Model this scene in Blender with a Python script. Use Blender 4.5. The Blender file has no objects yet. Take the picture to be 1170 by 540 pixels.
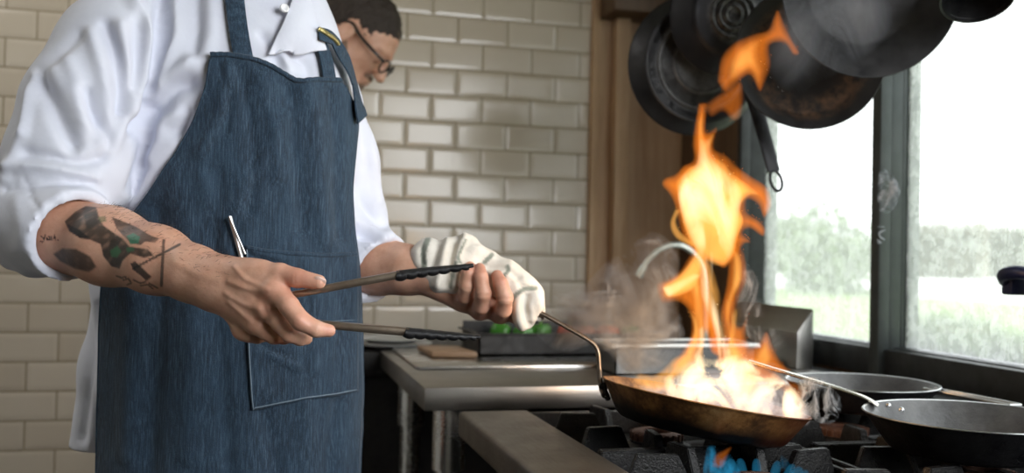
import bpy, bmesh, math, random
import numpy as np
from mathutils import Vector, Matrix, Euler
from mathutils.bvhtree import BVHTree

S = bpy.context.scene
COL = S.collection
random.seed(4)
NPR = np.random.RandomState(7)

# ---------------------------------------------------------------- camera
FPX = 1100.0
_psi, _pit, _rol = math.radians(14.5), math.radians(1.1), math.radians(1.27)
CAM = np.array([0, 0, 1.17])
_f0 = np.array([math.sin(_psi), math.cos(_psi), 0]); _r0 = np.array([math.cos(_psi), -math.sin(_psi), 0]); _u0 = np.array([0, 0, 1.0])
CF = math.cos(_pit)*_f0 + math.sin(_pit)*_u0
_u1 = -math.sin(_pit)*_f0 + math.cos(_pit)*_u0
CR = math.cos(_rol)*_r0 + math.sin(_rol)*_u1
CU = -math.sin(_rol)*_r0 + math.cos(_rol)*_u1
cam = bpy.data.cameras.new('camera'); cob = bpy.data.objects.new('camera', cam); COL.objects.link(cob)
cam.sensor_width = 36; cam.lens = 36*FPX/1170; cam.clip_start = .02; cam.clip_end = 300
M = Matrix.Identity(4)
for i in range(3):
    M[i][0], M[i][1], M[i][2], M[i][3] = CR[i], CU[i], -CF[i], CAM[i]
cob.matrix_world = M
cam.dof.use_dof = True; cam.dof.focus_distance = 1.19; cam.dof.aperture_fstop = 3.8
S.camera = cob

# ---------------------------------------------------------------- exposure, world, lights
S.view_settings.view_transform = 'Standard'; S.view_settings.look = 'None'
S.view_settings.gamma = 1; S.view_settings.use_curve_mapping = False
S.view_settings.exposure = 0.0
W = bpy.data.worlds.new('overcast_sky'); S.world = W; W.use_nodes = True
_bg = W.node_tree.nodes['Background']; _bg.inputs[0].default_value = (0.93, 0.97, 1.0, 1); _bg.inputs[1].default_value = 3.2
S.cycles.max_bounces = 6; S.cycles.transparent_max_bounces = 12; S.cycles.volume_bounces = 0
S.cycles.sample_clamp_indirect = 4.0
S.cycles.caustics_reflective = False; S.cycles.caustics_refractive = False

def area_light(name, loc, target, sx, sy, power, color, portal=False, spread=None):
    l = bpy.data.lights.new(name, 'AREA'); l.shape = 'RECTANGLE'; l.size = sx; l.size_y = sy; l.energy = power; l.color = color
    o = bpy.data.objects.new(name, l); COL.objects.link(o); o.location = loc
    o.rotation_euler = (Vector(target)-Vector(loc)).to_track_quat('-Z', 'Y').to_euler()
    if spread: l.spread = math.radians(spread)
    if portal: l.cycles.is_portal = True
    return o
area_light('ceiling_lamp', (-1.1, 1.9, 2.5), (-.75, 2.5, .6), .4, 1.0, 11, (1, .97, .93))
area_light('window_daylight', (1.1, -.25, 1.7), (0, 1.35, 1.15), 1.0, 1.0, 14.5, (.96, .98, 1), spread=105)

# ---------------------------------------------------------------- helpers
def P(px, py, z):                       # a point at distance z along the viewing axis
    return CAM + z*(CF + CR*(px-585)/FPX - CU*(py-270)/FPX)
def onplane(px, py, ax, v):
    d = CF + CR*(px-585)/FPX - CU*(py-270)/FPX
    return CAM + d*((v-CAM[ax])/d[ax])
def pix(V):                             # projected positions of an (n,3) array
    d = np.asarray(V)-CAM; z = d@CF
    return np.stack([585+FPX*(d@CR)/z, 270-FPX*(d@CU)/z, z], -1)

def T(o, label, cat, group=None, kind=None):
    if label: o['label'] = label
    if cat: o['category'] = cat
    if group: o['group'] = group
    if kind: o['kind'] = kind
    return o
def empty(name, loc=(0, 0, 0)):
    o = bpy.data.objects.new(name, None); o.empty_display_size = .05; COL.objects.link(o); o.location = loc
    return o
def link(name, me, mat, parent=None, smooth=False):
    o = bpy.data.objects.new(name, me); COL.objects.link(o)
    if mat is not None: me.materials.append(mat)
    if smooth:
        me.polygons.foreach_set('use_smooth', [True]*len(me.polygons))
    if parent is not None:
        o.parent = parent
        o.matrix_parent_inverse = Matrix.Translation(-Vector(parent.location)) if parent.type == 'EMPTY' else Matrix.Identity(4)
    return o
def frombm(name, bm, mat, parent=None, smooth=False, sharp=None):
    me = bpy.data.meshes.new(name)
    bmesh.ops.recalc_face_normals(bm, faces=bm.faces)
    bm.to_mesh(me); bm.free()
    o = link(name, me, mat, parent, smooth)
    if smooth and sharp: 
        try: me.set_sharp_from_angle(angle=math.radians(sharp))
        except Exception: pass
    return o
def frompy(name, v, f, mat, parent=None, smooth=True):
    me = bpy.data.meshes.new(name); me.from_pydata([tuple(map(float, p)) for p in v], [], [tuple(map(int, q)) for q in f]); me.update()
    return link(name, me, mat, parent, smooth)
def bx(bm, lo, hi, bev=0, mtx=None, seg=2):
    lo, hi = Vector(lo), Vector(hi)
    r = bmesh.ops.create_cube(bm, size=1)
    vs = r['verts']
    for v in vs:
        v.co = Vector([(lo[i]+hi[i])/2 + v.co[i]*(hi[i]-lo[i]) for i in range(3)])
    if bev:
        es = {e for v in vs for e in v.link_edges}
        rr = bmesh.ops.bevel(bm, geom=list(es), offset=bev, segments=seg, affect='EDGES', profile=.5)
        vs = list({v for f in rr['faces'] for v in f.verts} | {v for v in vs if v.is_valid})
    if mtx is not None:
        bmesh.ops.transform(bm, matrix=mtx, verts=vs)
    return vs
def box(name, lo, hi, mat, parent=None, bev=0, mtx=None):
    bm = bmesh.new(); bx(bm, lo, hi, bev, mtx)
    return frombm(name, bm, mat, parent, smooth=bool(bev), sharp=40)
def prism(name, pts, vec, mat, parent=None, bev=0):
    bm = bmesh.new()
    vs = [bm.verts.new(Vector(p)) for p in pts]
    f = bm.faces.new(vs)
    r = bmesh.ops.extrude_face_region(bm, geom=[f])
    bmesh.ops.translate(bm, vec=Vector(vec), verts=[g for g in r['geom'] if isinstance(g, bmesh.types.BMVert)])
    if bev: bmesh.ops.bevel(bm, geom=list(bm.edges), offset=bev, segments=2, affect='EDGES', profile=.5)
    return frombm(name, bm, mat, parent, smooth=bool(bev), sharp=40)
def lathe(bm, prof, n=64, mtx=None):
    rings = []
    new = []
    for (r, z) in prof:
        if r < 1e-6:
            v = bm.verts.new((0, 0, z)); rings.append([v]); new.append(v)
        else:
            ring = [bm.verts.new((r*math.cos(2*math.pi*k/n), r*math.sin(2*math.pi*k/n), z)) for k in range(n)]
            rings.append(ring); new += ring
    for a, b in zip(rings[:-1], rings[1:]):
        for k in range(n):
            k2 = (k+1) % n
            if len(a) == 1 and len(b) == 1: continue
            if len(a) == 1: bm.faces.new((a[0], b[k], b[k2]))
            elif len(b) == 1: bm.faces.new((a[k], b[0], a[k2]))
            else: bm.faces.new((a[k], b[k], b[k2], a[k2]))
    if mtx is not None: bmesh.ops.transform(bm, matrix=mtx, verts=new)
    return new
def smoothpath(pts, n):
    """Catmull-Rom through pts (rows may hold extra columns)."""
    pts = np.array(pts, float)
    q = np.vstack([2*pts[0]-pts[1], pts, 2*pts[-1]-pts[-2]])
    out = []
    m = len(pts)-1
    for t in np.linspace(0, m, n):
        i = min(int(t), m-1); s = t-i
        a, b, c, d = q[i:i+4]
        out.append(.5*((2*b)+(-a+c)*s+(2*a-5*b+4*c-d)*s*s+(-a+3*b-3*c+d)*s**3))
    return np.array(out)
def sweep(bm, path, ru, rv, up, n=12, square=False, cap=True):
    """tube with an elliptical (or rectangular) section; ru across, rv along `up`; radii scalar or per point"""
    path = np.asarray(path, float); m = len(path)
    ru = np.broadcast_to(ru, m); rv = np.broadcast_to(rv, m)
    tang = np.gradient(path, axis=0); tang /= np.linalg.norm(tang, axis=1)[:, None]+1e-12
    up = np.asarray(up, float)
    rings = []
    for i in range(m):
        ui = up if up.ndim == 1 else up[i]
        s = np.cross(tang[i], ui); s /= np.linalg.norm(s)+1e-12
        w = np.cross(s, tang[i])
        ring = []
        if square:
            c = .28
            offs = [(1, -1+c), (1, 1-c), (1-c, 1), (-1+c, 1), (-1, 1-c), (-1, -1+c), (-1+c, -1), (1-c, -1)]
            k0 = min(ru[i], rv[i])
            offs = [(np.sign(a)*(ru[i]-k0*(1-abs(a))) if abs(a) < 1 else a*ru[i], np.sign(b)*(rv[i]-k0*(1-abs(b))) if abs(b) < 1 else b*rv[i]) for a, b in offs]
        else:
            offs = [(ru[i]*math.cos(2*math.pi*k/n), rv[i]*math.sin(2*math.pi*k/n)) for k in range(n)]
        rings.append([bm.verts.new(path[i]+s*a+w*b) for a, b in offs])
    nn = len(rings[0])
    for a, b in zip(rings[:-1], rings[1:]):
        for k in range(nn): bm.faces.new((a[k], a[(k+1) % nn], b[(k+1) % nn], b[k]))
    if cap:
        bm.faces.new(rings[0][::-1]); bm.faces.new(rings[-1])
def tube(name, path, ru, mat, parent=None, rv=None, up=(0, 0, 1), n=12, square=False):
    bm = bmesh.new(); sweep(bm, path, ru, ru if rv is None else rv, up, n, square)
    return frombm(name, bm, mat, parent, smooth=True, sharp=50)

# ---------------------------------------------------------------- materials
class NT:
    def __init__(s, name):
        s.m = bpy.data.materials.new(name); s.m.use_nodes = True; s.t = s.m.node_tree; s.t.nodes.clear()
        s.out = s.t.nodes.new('ShaderNodeOutputMaterial')
    def n(s, ty, **kw):
        nd = s.t.nodes.new('ShaderNode'+ty)
        for k, v in kw.items():
            if k.startswith('i_'):
                key = k[2:]; key = int(key) if key.isdigit() else key.replace('_', ' ')
                nd.inputs[key].default_value = v
            else: setattr(nd, k, v)
        return nd
    def l(s, a, b): s.t.links.new(a, b)
    def coord(s, kind='Object', scale=(1, 1, 1), loc=(0, 0, 0), rot=(0, 0, 0)):
        tc = s.n('TexCoord'); mp = s.n('Mapping'); mp.inputs['Scale'].default_value = scale; mp.inputs['Location'].default_value = loc; mp.inputs['Rotation'].default_value = rot
        s.l(tc.outputs[kind], mp.inputs['Vector']); return mp.outputs[0]
    def noise(s, vec, scale, detail=4, rough=.6, dist=0):
        nd = s.n('TexNoise'); nd.inputs['Scale'].default_value = scale; nd.inputs['Detail'].default_value = detail; nd.inputs['Roughness'].default_value = rough; nd.inputs['Distortion'].default_value = dist
        if vec is not None: s.l(vec, nd.inputs['Vector'])
        return nd.outputs['Fac']
    def ramp(s, fac, stops, interp='LINEAR'):
        nd = s.n('ValToRGB'); cr = nd.color_ramp; cr.interpolation = interp
        while len(cr.elements) < len(stops): cr.elements.new(.5)
        for e, (p, c) in zip(cr.elements, stops):
            e.position = p; e.color = (*c, 1) if len(c) == 3 else c
        s.l(fac, nd.inputs[0]); return nd.outputs[0]
    def mix(s, fac, a, b, mode='MIX'):
        nd = s.n('MixRGB', blend_type=mode)
        for i, x in ((0, fac), (1, a), (2, b)):
            if hasattr(x, 'is_linked'): s.l(x, nd.inputs[i])
            else: nd.inputs[i].default_value = x if i == 0 else (*x, 1)
        return nd.outputs[0]
    def math(s, op, a, b=0):
        nd = s.n('Math', operation=op)
        for i, x in ((0, a), (1, b)):
            if hasattr(x, 'is_linked'): s.l(x, nd.inputs[i])
            else: nd.inputs[i].default_value = x
        return nd.outputs[0]
    def bump(s, h, strength=.3, dist=.01, normal=None):
        nd = s.n('Bump'); nd.inputs['Strength'].default_value = strength; nd.inputs['Distance'].default_value = dist
        s.l(h, nd.inputs['Height'])
        if normal is not None: s.l(normal, nd.inputs['Normal'])
        return nd.outputs[0]
    def bsdf(s, color, rough=.5, metal=0, normal=None, **kw):
        nd = s.n('BsdfPrincipled')
        for key, x in (('Base Color', color), ('Roughness', rough), ('Metallic', metal)):
            if hasattr(x, 'is_linked'): s.l(x, nd.inputs[key])
            else: nd.inputs[key].default_value = (*x, 1) if key == 'Base Color' else x
        if normal is not None: s.l(normal, nd.inputs['Normal'])
        for k, v in kw.items():
            key = k.replace('_', ' ')
            if hasattr(v, 'is_linked'): s.l(v, nd.inputs[key])
            else: nd.inputs[key].default_value = v
        s.l(nd.outputs[0], s.out.inputs[0]); return nd

def simple(name, c1, c2=None, rough=.5, metal=0, scale=20, bump=0, bscale=None, rvar=0, **kw):
    t = NT(name); v = t.coord()
    nz = t.noise(v, scale, 5)
    col = c1 if c2 is None else t.ramp(nz, [(.3, c1), (.7, c2)])
    r = rough if not rvar else t.ramp(t.noise(v, scale*1.7, 4), [(.3, (rough-rvar,)*3), (.7, (rough+rvar,)*3)])
    nrm = t.bump(t.noise(v, bscale or scale*2, 5), bump, .004) if bump else None
    t.bsdf(col, r, metal, nrm, **kw)
    return t.m

def mk_tiles():
    t = NT('cream_metro_tiles')
    tc = t.n('TexCoord'); mp = t.n('Mapping'); mp.inputs['Rotation'].default_value = (math.radians(-90), 0, 0)
    sep = t.n('SeparateXYZ'); t.l(tc.outputs['Object'], sep.inputs[0])
    cmb = t.n('CombineXYZ'); t.l(sep.outputs[0], cmb.inputs[0]); t.l(sep.outputs[2], cmb.inputs[1])
    mp = t.n('Mapping'); mp.inputs['Location'].default_value = TILE_OFF; t.l(cmb.outputs[0], mp.inputs[0])
    def brick(ms, sm):
        b = t.n('TexBrick'); b.offset = .5; b.inputs['Scale'].default_value = 1; b.inputs['Mortar Size'].default_value = ms; b.inputs['Mortar Smooth'].default_value = sm
        b.inputs['Brick Width'].default_value = .1525; b.inputs['Row Height'].default_value = .078; b.inputs['Bias'].default_value = 0
        b.inputs['Color1'].default_value = (.52, .45, .36, 1); b.inputs['Color2'].default_value = (.59, .525, .435, 1); b.inputs['Mortar'].default_value = (.24, .19, .12, 1)
        t.l(mp.outputs[0], b.inputs['Vector']); return b
    b1 = brick(.0022, .15); b2 = brick(.014, 1.0)
    dirt = t.noise(tc.outputs['Object'], 3, 5)
    col = t.mix(t.math('MULTIPLY', t.ramp(dirt, [(.4, (0, 0, 0)), (.75, (1, 1, 1))]), .25), b1.outputs['Color'], (.40, .32, .22))
    h = t.math('ADD', t.math('MULTIPLY', b1.outputs['Fac'], -.6), t.math('MULTIPLY', b2.outputs['Fac'], -1.0))
    n1 = t.bump(h, .24, .006)
    rg = t.ramp(b1.outputs['Fac'], [(0, (.16,)*3), (1, (.8,)*3)])
    t.bsdf(col, rg, 0, n1)
    return t.m
TILE_OFF = (-.698+.1525*5, -1.014+.078*13, 0)

def steel(name, c=(.42, .41, .39), rough=.33, streak=(3, 60, 60), smudge=.35):
    t = NT(name); v = t.coord(scale=streak); v2 = t.coord()
    br = t.noise(v, 6, 4); sm = t.noise(v2, 9, 6, .65)
    col = t.mix(t.ramp(sm, [(.35, (0, 0, 0)), (.75, (smudge,)*3)]), c, tuple(x*.45 for x in c))
    r = t.math('ADD', t.math('MULTIPLY', br, .18), t.math('MULTIPLY', sm, .25)); r = t.math('ADD', r, rough-.2)
    t.bsdf(col, r, 1.0, t.bump(br, .08, .002)); return t.m
M_tile = mk_tiles()
M_steel = steel('brushed_steel'); M_steel_dull = steel('greasy_steel', (.30, .265, .225), .42, (40, 3, 40), .7)
M_steel_bright = steel('bright_steel', (.62, .62, .61), .25)
M_iron = simple('cast_iron', (.009, .009, .010), (.022, .021, .020), .38, .35, 60, .5, 300, rvar=.15)
M_blackenamel = simple('black_enamel', (.005, .005, .006), (.012, .011, .011), .55, 0, 40, .15, 90, rvar=.12)
M_pan = simple('seasoned_black_pan', (.012, .012, .014), (.035, .034, .036), .38, .55, 30, .25, 160, rvar=.12)
M_panin = simple('worn_pan_interior', (.10, .10, .105), (.18, .178, .18), .38, .75, 22, .2, 140, rvar=.1)
M_rim = simple('bare_metal_rim', (.55, .56, .56), (.7, .7, .7), .28, 1, 50)
M_frame = simple('window_frame_metal', (.045, .055, .055), (.07, .08, .078), .45, .35, 12, .1, 80, rvar=.1)
M_frame_dark = simple('dark_window_rail', (.014, .017, .018), (.03, .034, .036), .5, .2, 20, .1, 90, rvar=.1)
M_plaster = simple('painted_plaster', (.62, .6, .56), (.7, .68, .64), .7, 0, 6, .1, 60)
M_floor = simple('dark_quarry_floor', (.05, .045, .04), (.09, .08, .07), .5, 0, 8, .2, 60)
def mk_wood(name, c1, c2, scale=(9, 9, .5)):
    t = NT(name); v = t.coord(scale=scale)
    nz = t.noise(v, 4, 6, .6, 1.0); st = t.noise(t.coord(), 2.2, 4)
    col = t.mix(t.ramp(st, [(.35, (0, 0, 0)), (.75, (.35, .35, .35))]), t.ramp(nz, [(.3, c1), (.7, c2)]), (.055, .03, .014))
    t.bsdf(col, .55, 0, t.bump(nz, .15, .003)); return t.m
M_ply = mk_wood('greasy_plywood', (.44, .27, .14), (.60, .41, .25))
M_plydark = mk_wood('dark_stained_wood', (.07, .035, .015), (.12, .065, .03))

# ---------------------------------------------------------------- the room
def struct(name, lo, hi, mat, bev=0):
    return T(box(name, lo, hi, mat, None, bev), None, None, kind='structure')
XW, YB = 1.27, 2.8
struct('floor', (-1.8, -1.6, -.1), (XW+.12, YB+.12, 0), M_floor)
struct('ceiling', (-1.8, -1.6, 2.6), (XW+.12, YB+.12, 2.7), M_plaster)
struct('wall_front', (-1.8, -1.72, 0), (XW+.12, -1.6, 2.6), M_plaster)
struct('wall_left', (-1.92, -1.6, 0), (-1.8, YB+.12, 2.6), M_plaster)
struct('wall_back', (-1.8, YB, 0), (.962, YB+.12, 2.6), M_tile)
struct('trim_1', (.962, YB-.02, 0), (.985, YB+.12, 2.6), M_ply, .002)
struct('wall_back_panel', (.985, YB, 0), (XW, YB+.12, 2.6), M_ply)
struct('trim_2', (1.03, YB-.045, .9), (1.075, YB, 2.6), M_ply, .003)
struct('trim_3', (.985, YB-.14, 1.9), (1.18, YB-.001, 1.99), M_plydark, .004)
# window wall: below, above, and the piers either side of the glazing
WZ0, WZ1 = .93, 2.2
WY0, WY1 = -.55, 2.30
bm = bmesh.new()
bx(bm, (XW, -1.6, 0), (XW+.12, YB, WZ0)); bx(bm, (XW, -1.6, WZ1), (XW+.12, YB, 2.6))
bx(bm, (XW, WY1+.12, WZ0), (XW+.12, YB, WZ1)); bx(bm, (XW, -1.6, WZ0), (XW+.12, WY0, WZ1))
T(frombm('wall_right', bm, M_plydark), None, None, kind='structure')
t = NT('dirty_hazy_glass'); v = t.coord(scale=(1, 9, .9)); v2 = t.coord()
streak = t.noise(v, 12, 5, .7); spots = t.noise(v2, 55, 3, .7)
film = t.ramp(t.math('MULTIPLY', streak, spots), [(.12, (.10,)*3), (.42, (.42,)*3)])  # dirt film that also carries the washed-out haze of the bright outdoors
tr = t.n('BsdfTransparent'); df = t.n('BsdfTranslucent'); df.inputs[0].default_value = (.9, .92, .9, 1)
mx = t.n('MixShader'); t.l(film, mx.inputs[0]); t.l(tr.outputs[0], mx.inputs[1]); t.l(df.outputs[0], mx.inputs[2])
gl = t.n('BsdfGlossy'); gl.inputs['Roughness'].default_value = .03; mx2 = t.n('MixShader'); mx2.inputs[0].default_value = .03
t.l(mx.outputs[0], mx2.inputs[1]); t.l(gl.outputs[0], mx2.inputs[2]); t.l(mx2.outputs[0], t.out.inputs[0])
M_glass = t.m
def window(n, y0, y1, rail=.06):
    w = box('window_%d' % n, (XW+.045, y0, WZ0+rail), (XW+.051, y1, WZ1-.05), M_glass); T(w, None, None, kind='structure')
    f = bmesh.new()
    bx(f, (XW-.005, y0-.02, WZ0), (XW+.09, y1+.02, WZ0+rail), .004)
    bx(f, (XW+.02, y0-.02, WZ0+rail-.012), (XW+.075, y1+.02, WZ0+rail+.003), .003)
    bx(f, (XW, y0-.02, WZ1-.06), (XW+.09, y1+.02, WZ1), .004)
    if n == 2: bx(f, (XW-.02, 1.29, WZ0+rail), (XW+.055, 1.357, WZ1-.05), .004)
    frombm('window_frame', f, M_frame_dark, w, True, 40)
    return w
w1 = window(1, 1.789, 2.352)
w2 = window(2, WY0+.04, 1.757)
bm = bmesh.new()
for (a, b, x0, x1) in ((1.757, 1.789, -.022, .006), (1.7605, 1.786, .006, .036), (1.763, 1.784, .036, .05), (1.7575, 1.788, .05, .078)): bx(bm, (XW+x0, a, WZ0), (XW+x1, b, WZ1), .004)
T(frombm('trim_4', bm, M_frame, None, True, 40), None, None, kind='structure')
bm = bmesh.new()
for (a, b, x0, x1) in ((2.352, 2.37, -.03, .0), (2.355, 2.385, .0, .085), (2.37, 2.41, -.012, .0)): bx(bm, (XW+x0, a, WZ0), (XW+x1, b, WZ1+.05), .004)
T(frombm('trim_5', bm, M_frame_dark, None, True, 40), None, None, kind='structure')
struct('trim_6', (XW+.0, WY0-.06, WZ0), (XW+.09, WY0+.045, WZ1), M_frame, .004)
struct('trim_7', (XW-.075, WY0, WZ0-.035), (XW-.002, 2.35, WZ0-.004), M_frame_dark, .004)
_m = simple('deep_blue_plastic', (.01, .012, .05), (.015, .02, .07), .35)
bm = bmesh.new(); sweep(bm, smoothpath([(XW-.02, 1.405, 1.145), (XW-.035, 1.39, 1.155), (XW-.035, 1.36, 1.16), (XW-.02, 1.33, 1.155)], 10), .012, .012, (0, 0, 1), 10)
bx(bm, (XW-.025, 1.385, 1.12), (XW+.046, 1.41, 1.165), .004)
frombm('window_handle', bm, _m, w2, True, 40)
# ---------------------------------------------------------------- outside the window
M_grass = simple('meadow_grass', (.12, .2, .04), (.22, .28, .10), .8, 0, 3, .3, 30)
M_road = simple('pale_concrete', (.5, .49, .47), (.6, .59, .56), .8, 0, 3)
M_leaf = simple('pale_leaves', (.11, .17, .055), (.17, .22, .10), .7, 0, 4)
M_reed = simple('dry_reeds', (.22, .20, .13), (.3, .27, .19), .8, 0, 4)
struct('ground', (XW+.14, -20, .1), (160, 150, .2), M_grass)
struct('road', (18.5, -20, .2), (58, 150, .22), M_road)
def bush(name, loc, rad, h, n, mat, label, cat, blade=False, group=None, s0=1.0):
    bm = bmesh.new(); rr = np.random.RandomState(int(loc[1]*10)+3)
    for k in range(n):
        if blade:
            a = rr.rand()*6.28; d = rad*math.sqrt(rr.rand()); x, y = d*math.cos(a), d*math.sin(a)*1.6
            hh = h*(.6+.4*rr.rand()); tx, ty = rr.randn(2)*.12; w = (.02+.02*rr.rand())*s0
            q = [(x-w, y, 0), (x+w, y+w, 0), (x+w*.7+tx*.5, y+w+ty*.5, hh*.6), (x+tx, y+ty, hh), (x-w*.7+tx*.5, y+ty*.5, hh*.6)]
            bm.faces.new([bm.verts.new(p) for p in q])
        else:
            d = rr.randn(3); d /= np.linalg.norm(d); r = rr.rand()**.4
            c = np.array([d[0]*rad, d[1]*rad*1.3, abs(d[2])*h])*r*(.85+.3*math.sin(5*d[0]+3*d[1]))
            s = (.05+.06*rr.rand())*s0; e1 = rr.randn(3); e1 /= np.linalg.norm(e1); e2 = np.cross(e1, rr.randn(3)); e2 /= np.linalg.norm(e2)
            q = [c-e1*s, c-e2*s*.5, c+e1*s, c+e2*s*.5]
            bm.faces.new([bm.verts.new(p) for p in q])
    o = frombm(name, bm, mat); o.location = loc
    if not blade:
        st = bmesh.new(); sweep(st, [(0, 0, 0), (.05, .02, h*.3), (.02, .05, h*.6)], [.07, .05, .02], [.07, .05, .02], (0, 1, 0), 8)
        s2 = frombm('stem', st, M_plydark, None, True); s2.parent = o
    return T(o, label, cat, group)
def far(px, py, z, zz=.2): p = P(px, py, z); return (p[0], p[1], zz)
bush('bush', far(940, 300, 30), 1.1, 2.7, 2600, M_leaf, 'rounded pale green bush seen through the narrow window pane', 'bush', s0=2)
bush('tree', far(905, 300, 78, .22), 3.2, 5.0, 2200, M_leaf, 'pale tree at the left end of the narrow pane, beyond the road', 'tree', s0=5)
bush('tree', far(980, 300, 100, .22), 2.6, 4.6, 2200, M_leaf, 'low pale tree beside the window mullion, beyond the road', 'tree', s0=5)
bush('reed_grass', far(1072, 305, 70, .22), 2.6, 4.6, 1100, M_reed, 'dry pale reeds beyond the road, left half of the wide pane', 'reeds', True, s0=5)
bush('reed_grass', far(1145, 305, 84, .22), 2.8, 5.4, 1100, M_reed, 'taller dry pale reeds beyond the road, right half of the wide pane', 'reeds', True, s0=5)
bush('grass_tuft', far(1075, 390, 11), .45, .5, 420, M_leaf, 'tall green grass just outside the wide pane, nearest the mullion', 'grass', True)
bush('grass_tuft', far(1150, 400, 9.5), .45, .42, 420, M_leaf, 'tall green grass just outside the right end of the wide pane', 'grass', True)

# ---------------------------------------------------------------- steel work table behind the stove
HT = .93
tb = empty('work_table', (.72, 2.0, 0)); T(tb, 'stainless steel work table with pipe legs, behind the black stove', 'table')
bm = bmesh.new()
bx(bm, (.286, 1.705, HT-.042), (1.19, 2.365, HT), .003)
frombm('tabletop', bm, M_steel, tb, True, 40)
box('pale_band_plate', (.312, 1.967, HT+.0003), (1.14, 2.362, HT+.007), M_steel_bright, tb, .002)  # added thin plate: pale sky reflection on the tabletop put into brighter steel
for (x, y) in ((.345, 1.77), (.345, 2.24), (1.12, 1.77), (1.12, 2.24)):
    bm = bmesh.new(); lathe(bm, [(0, .06), (.024, .06), (.024, HT-.06), (.024, HT-.043), (0, HT-.043)], 24, Matrix.Translation((x, y, 0)))
    lg = frombm('leg', bm, M_steel_bright, tb, True, 40)
    bm = bmesh.new(); lathe(bm, [(0, HT-.16), (.031, HT-.16), (.031, HT-.043), (0, HT-.043)], 24, Matrix.Translation((x, y, 0)))
    frombm('collar', bm, M_steel_bright, lg, True, 40)
    bm = bmesh.new(); lathe(bm, [(0, 0), (.03, 0), (.027, .06), (0, .06)], 24, Matrix.Translation((x, y, 0)))
    frombm('foot', bm, M_steel_bright, lg, True, 40)
box('undershelf', (.33, 1.755, .22), (1.14, 2.26, .245), M_steel, tb, .003)
# upstand along the window end of the table
pts = [(1.155, 1.915, HT+.0005), (1.195, 1.915, HT+.0005), (1.195, 1.915, 1.065), (1.155, 1.915, 1.012)]
prism('splash_guard', pts, (0, .42, 0), M_steel, tb, .002)
# dark worktop against the tiles
dk = empty('sideboard', (.65, 2.57, 0)); T(dk, 'low black sideboard standing against the tiled wall', 'counter')
box('body', (.225, 2.385, .12), (1.15, 2.775, .86), M_blackenamel, dk, .004)  # black block stands in for the shade in the open space below the worktop
box('worktop', (.20, 2.37, .861), (1.16, 2.78, .925), M_blackenamel, dk, .006)
for x in (.27, 1.1):
    for y in (2.43, 2.73): box('leg', (x-.02, y-.02, 0), (x+.02, y+.02, .119), M_blackenamel, dk, .003)
# stack of plates on its corner
M_plate = simple('pewter_plate', (.52, .53, .52), (.62, .63, .62), .3, .35, 20)
for k in range(2):
    bm = bmesh.new(); R = .104-.006*k
    lathe(bm, [(0, 0), (R*.6, 0), (R*.66, .004), (R, .012), (R+.001, .014), (R-.003, .0155), (R*.66, .007), (R*.58, .0045), (0, .004)], 64, Matrix.Translation((.325, 2.475, .926+.013*k)))
    T(frombm('plate', bm, M_plate, None, True, 40), ('grey metal plate at the bottom of the stack on the black sideboard', 'grey metal plate on top of the stack on the black sideboard')[k], 'plate', 'plates stacked on the sideboard')
# thin brown grained slab on the table
T(prism('brown_slab', [(.37, 2.12, HT+.0085), (.47, 2.10, HT+.0085), (.455, 2.25, HT+.0085), (.36, 2.27, HT+.0085)], (0, 0, .014), mk_wood('slab_brown', (.28, .16, .09), (.45, .30, .19), (.8, 9, 9)), None, .003),
  'small brown slab lying on the steel table, left of the black tray', 'board')
# black roasting tray with vegetables
HB = HT+.0085
tr = empty('roasting_tray', (.72, 2.25, HB)); T(tr, 'black roasting tray full of vegetables on the steel table', 'tray')
bm = bmesh.new()
x0, x1, y0, y1, h, th = .485, .935, 2.155, 2.345, .047, .004
bx(bm, (x0, y0, HB), (x1, y1, HB+th)); bx(bm, (x0, y0, HB), (x1, y0+th, HB+h)); bx(bm, (x0, y1-th, HB), (x1, y1, HB+h+.02)); bx(bm, (x0, y0, HB), (x0+th, y1, HB+h)); bx(bm, (x1-th, y0, HB), (x1, y1, HB+h))
bx(bm, (x0-.012, y0-.01, HB+h), (x1+.012, y0+th, HB+h+.004), .0015); bx(bm, (x0-.012, y0, HB+h), (x0+th, y1, HB+h+.004), .0015); bx(bm, (x1-th, y0, HB+h), (x1+.012, y1, HB+h+.004), .0015)
frombm('pan', bm, M_blackenamel, tr, True, 40)
M_green = simple('green_pepper_skin', (.02, .12, .01), (.07, .24, .03), .25, 0, 14)
M_red = simple('red_pepper_skin', (.42, .03, .015), (.55, .09, .03), .25, 0, 14)
M_orange = simple('tomato_skin', (.5, .10, .03), (.62, .2, .08), .25, 0, 14)
M_stalk = simple('green_stalk', (.08, .16, .03), (.12, .2, .05), .6)
def pepper(name, loc, r, mat, label, cat, group, lobes=4, sz=1.0, rot=0):
    bm = bmesh.new(); n = 32; rings = []
    prof = [(0.0, .1), (.35, .02), (.75, .06), (.97, .4), (1, .8), (.93, 1.2), (.7, 1.5), (.3, 1.5), (0, 1.38)]
    lathe(bm, [(a*r, b*r*sz) for a, b in prof], n)
    for v in bm.verts:
        a = math.atan2(v.co.y, v.co.x); rr = math.hypot(v.co.x, v.co.y); s = 1+.10*math.cos(lobes*a)*min(1, rr/r); v.co.x *= s; v.co.y *= s
    o = frombm(name, bm, mat, None, True); o.location = loc; o.rotation_euler = (rot*.6, rot, rot*2)
    bm = bmesh.new(); sweep(bm, smoothpath([(0, 0, 1.38*r*sz), (.05*r, 0, 1.6*r*sz), (.2*r, .1*r, 1.8*r*sz)], 6), [.16*r]*3+[.12*r]*3, [.16*r]*3+[.12*r]*3, (0, 1, 0), 8)
    s = frombm('stalk', bm, M_stalk, None, True); s.parent = o
    return T(o, label, cat, group)
zt = HB+.026
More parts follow.
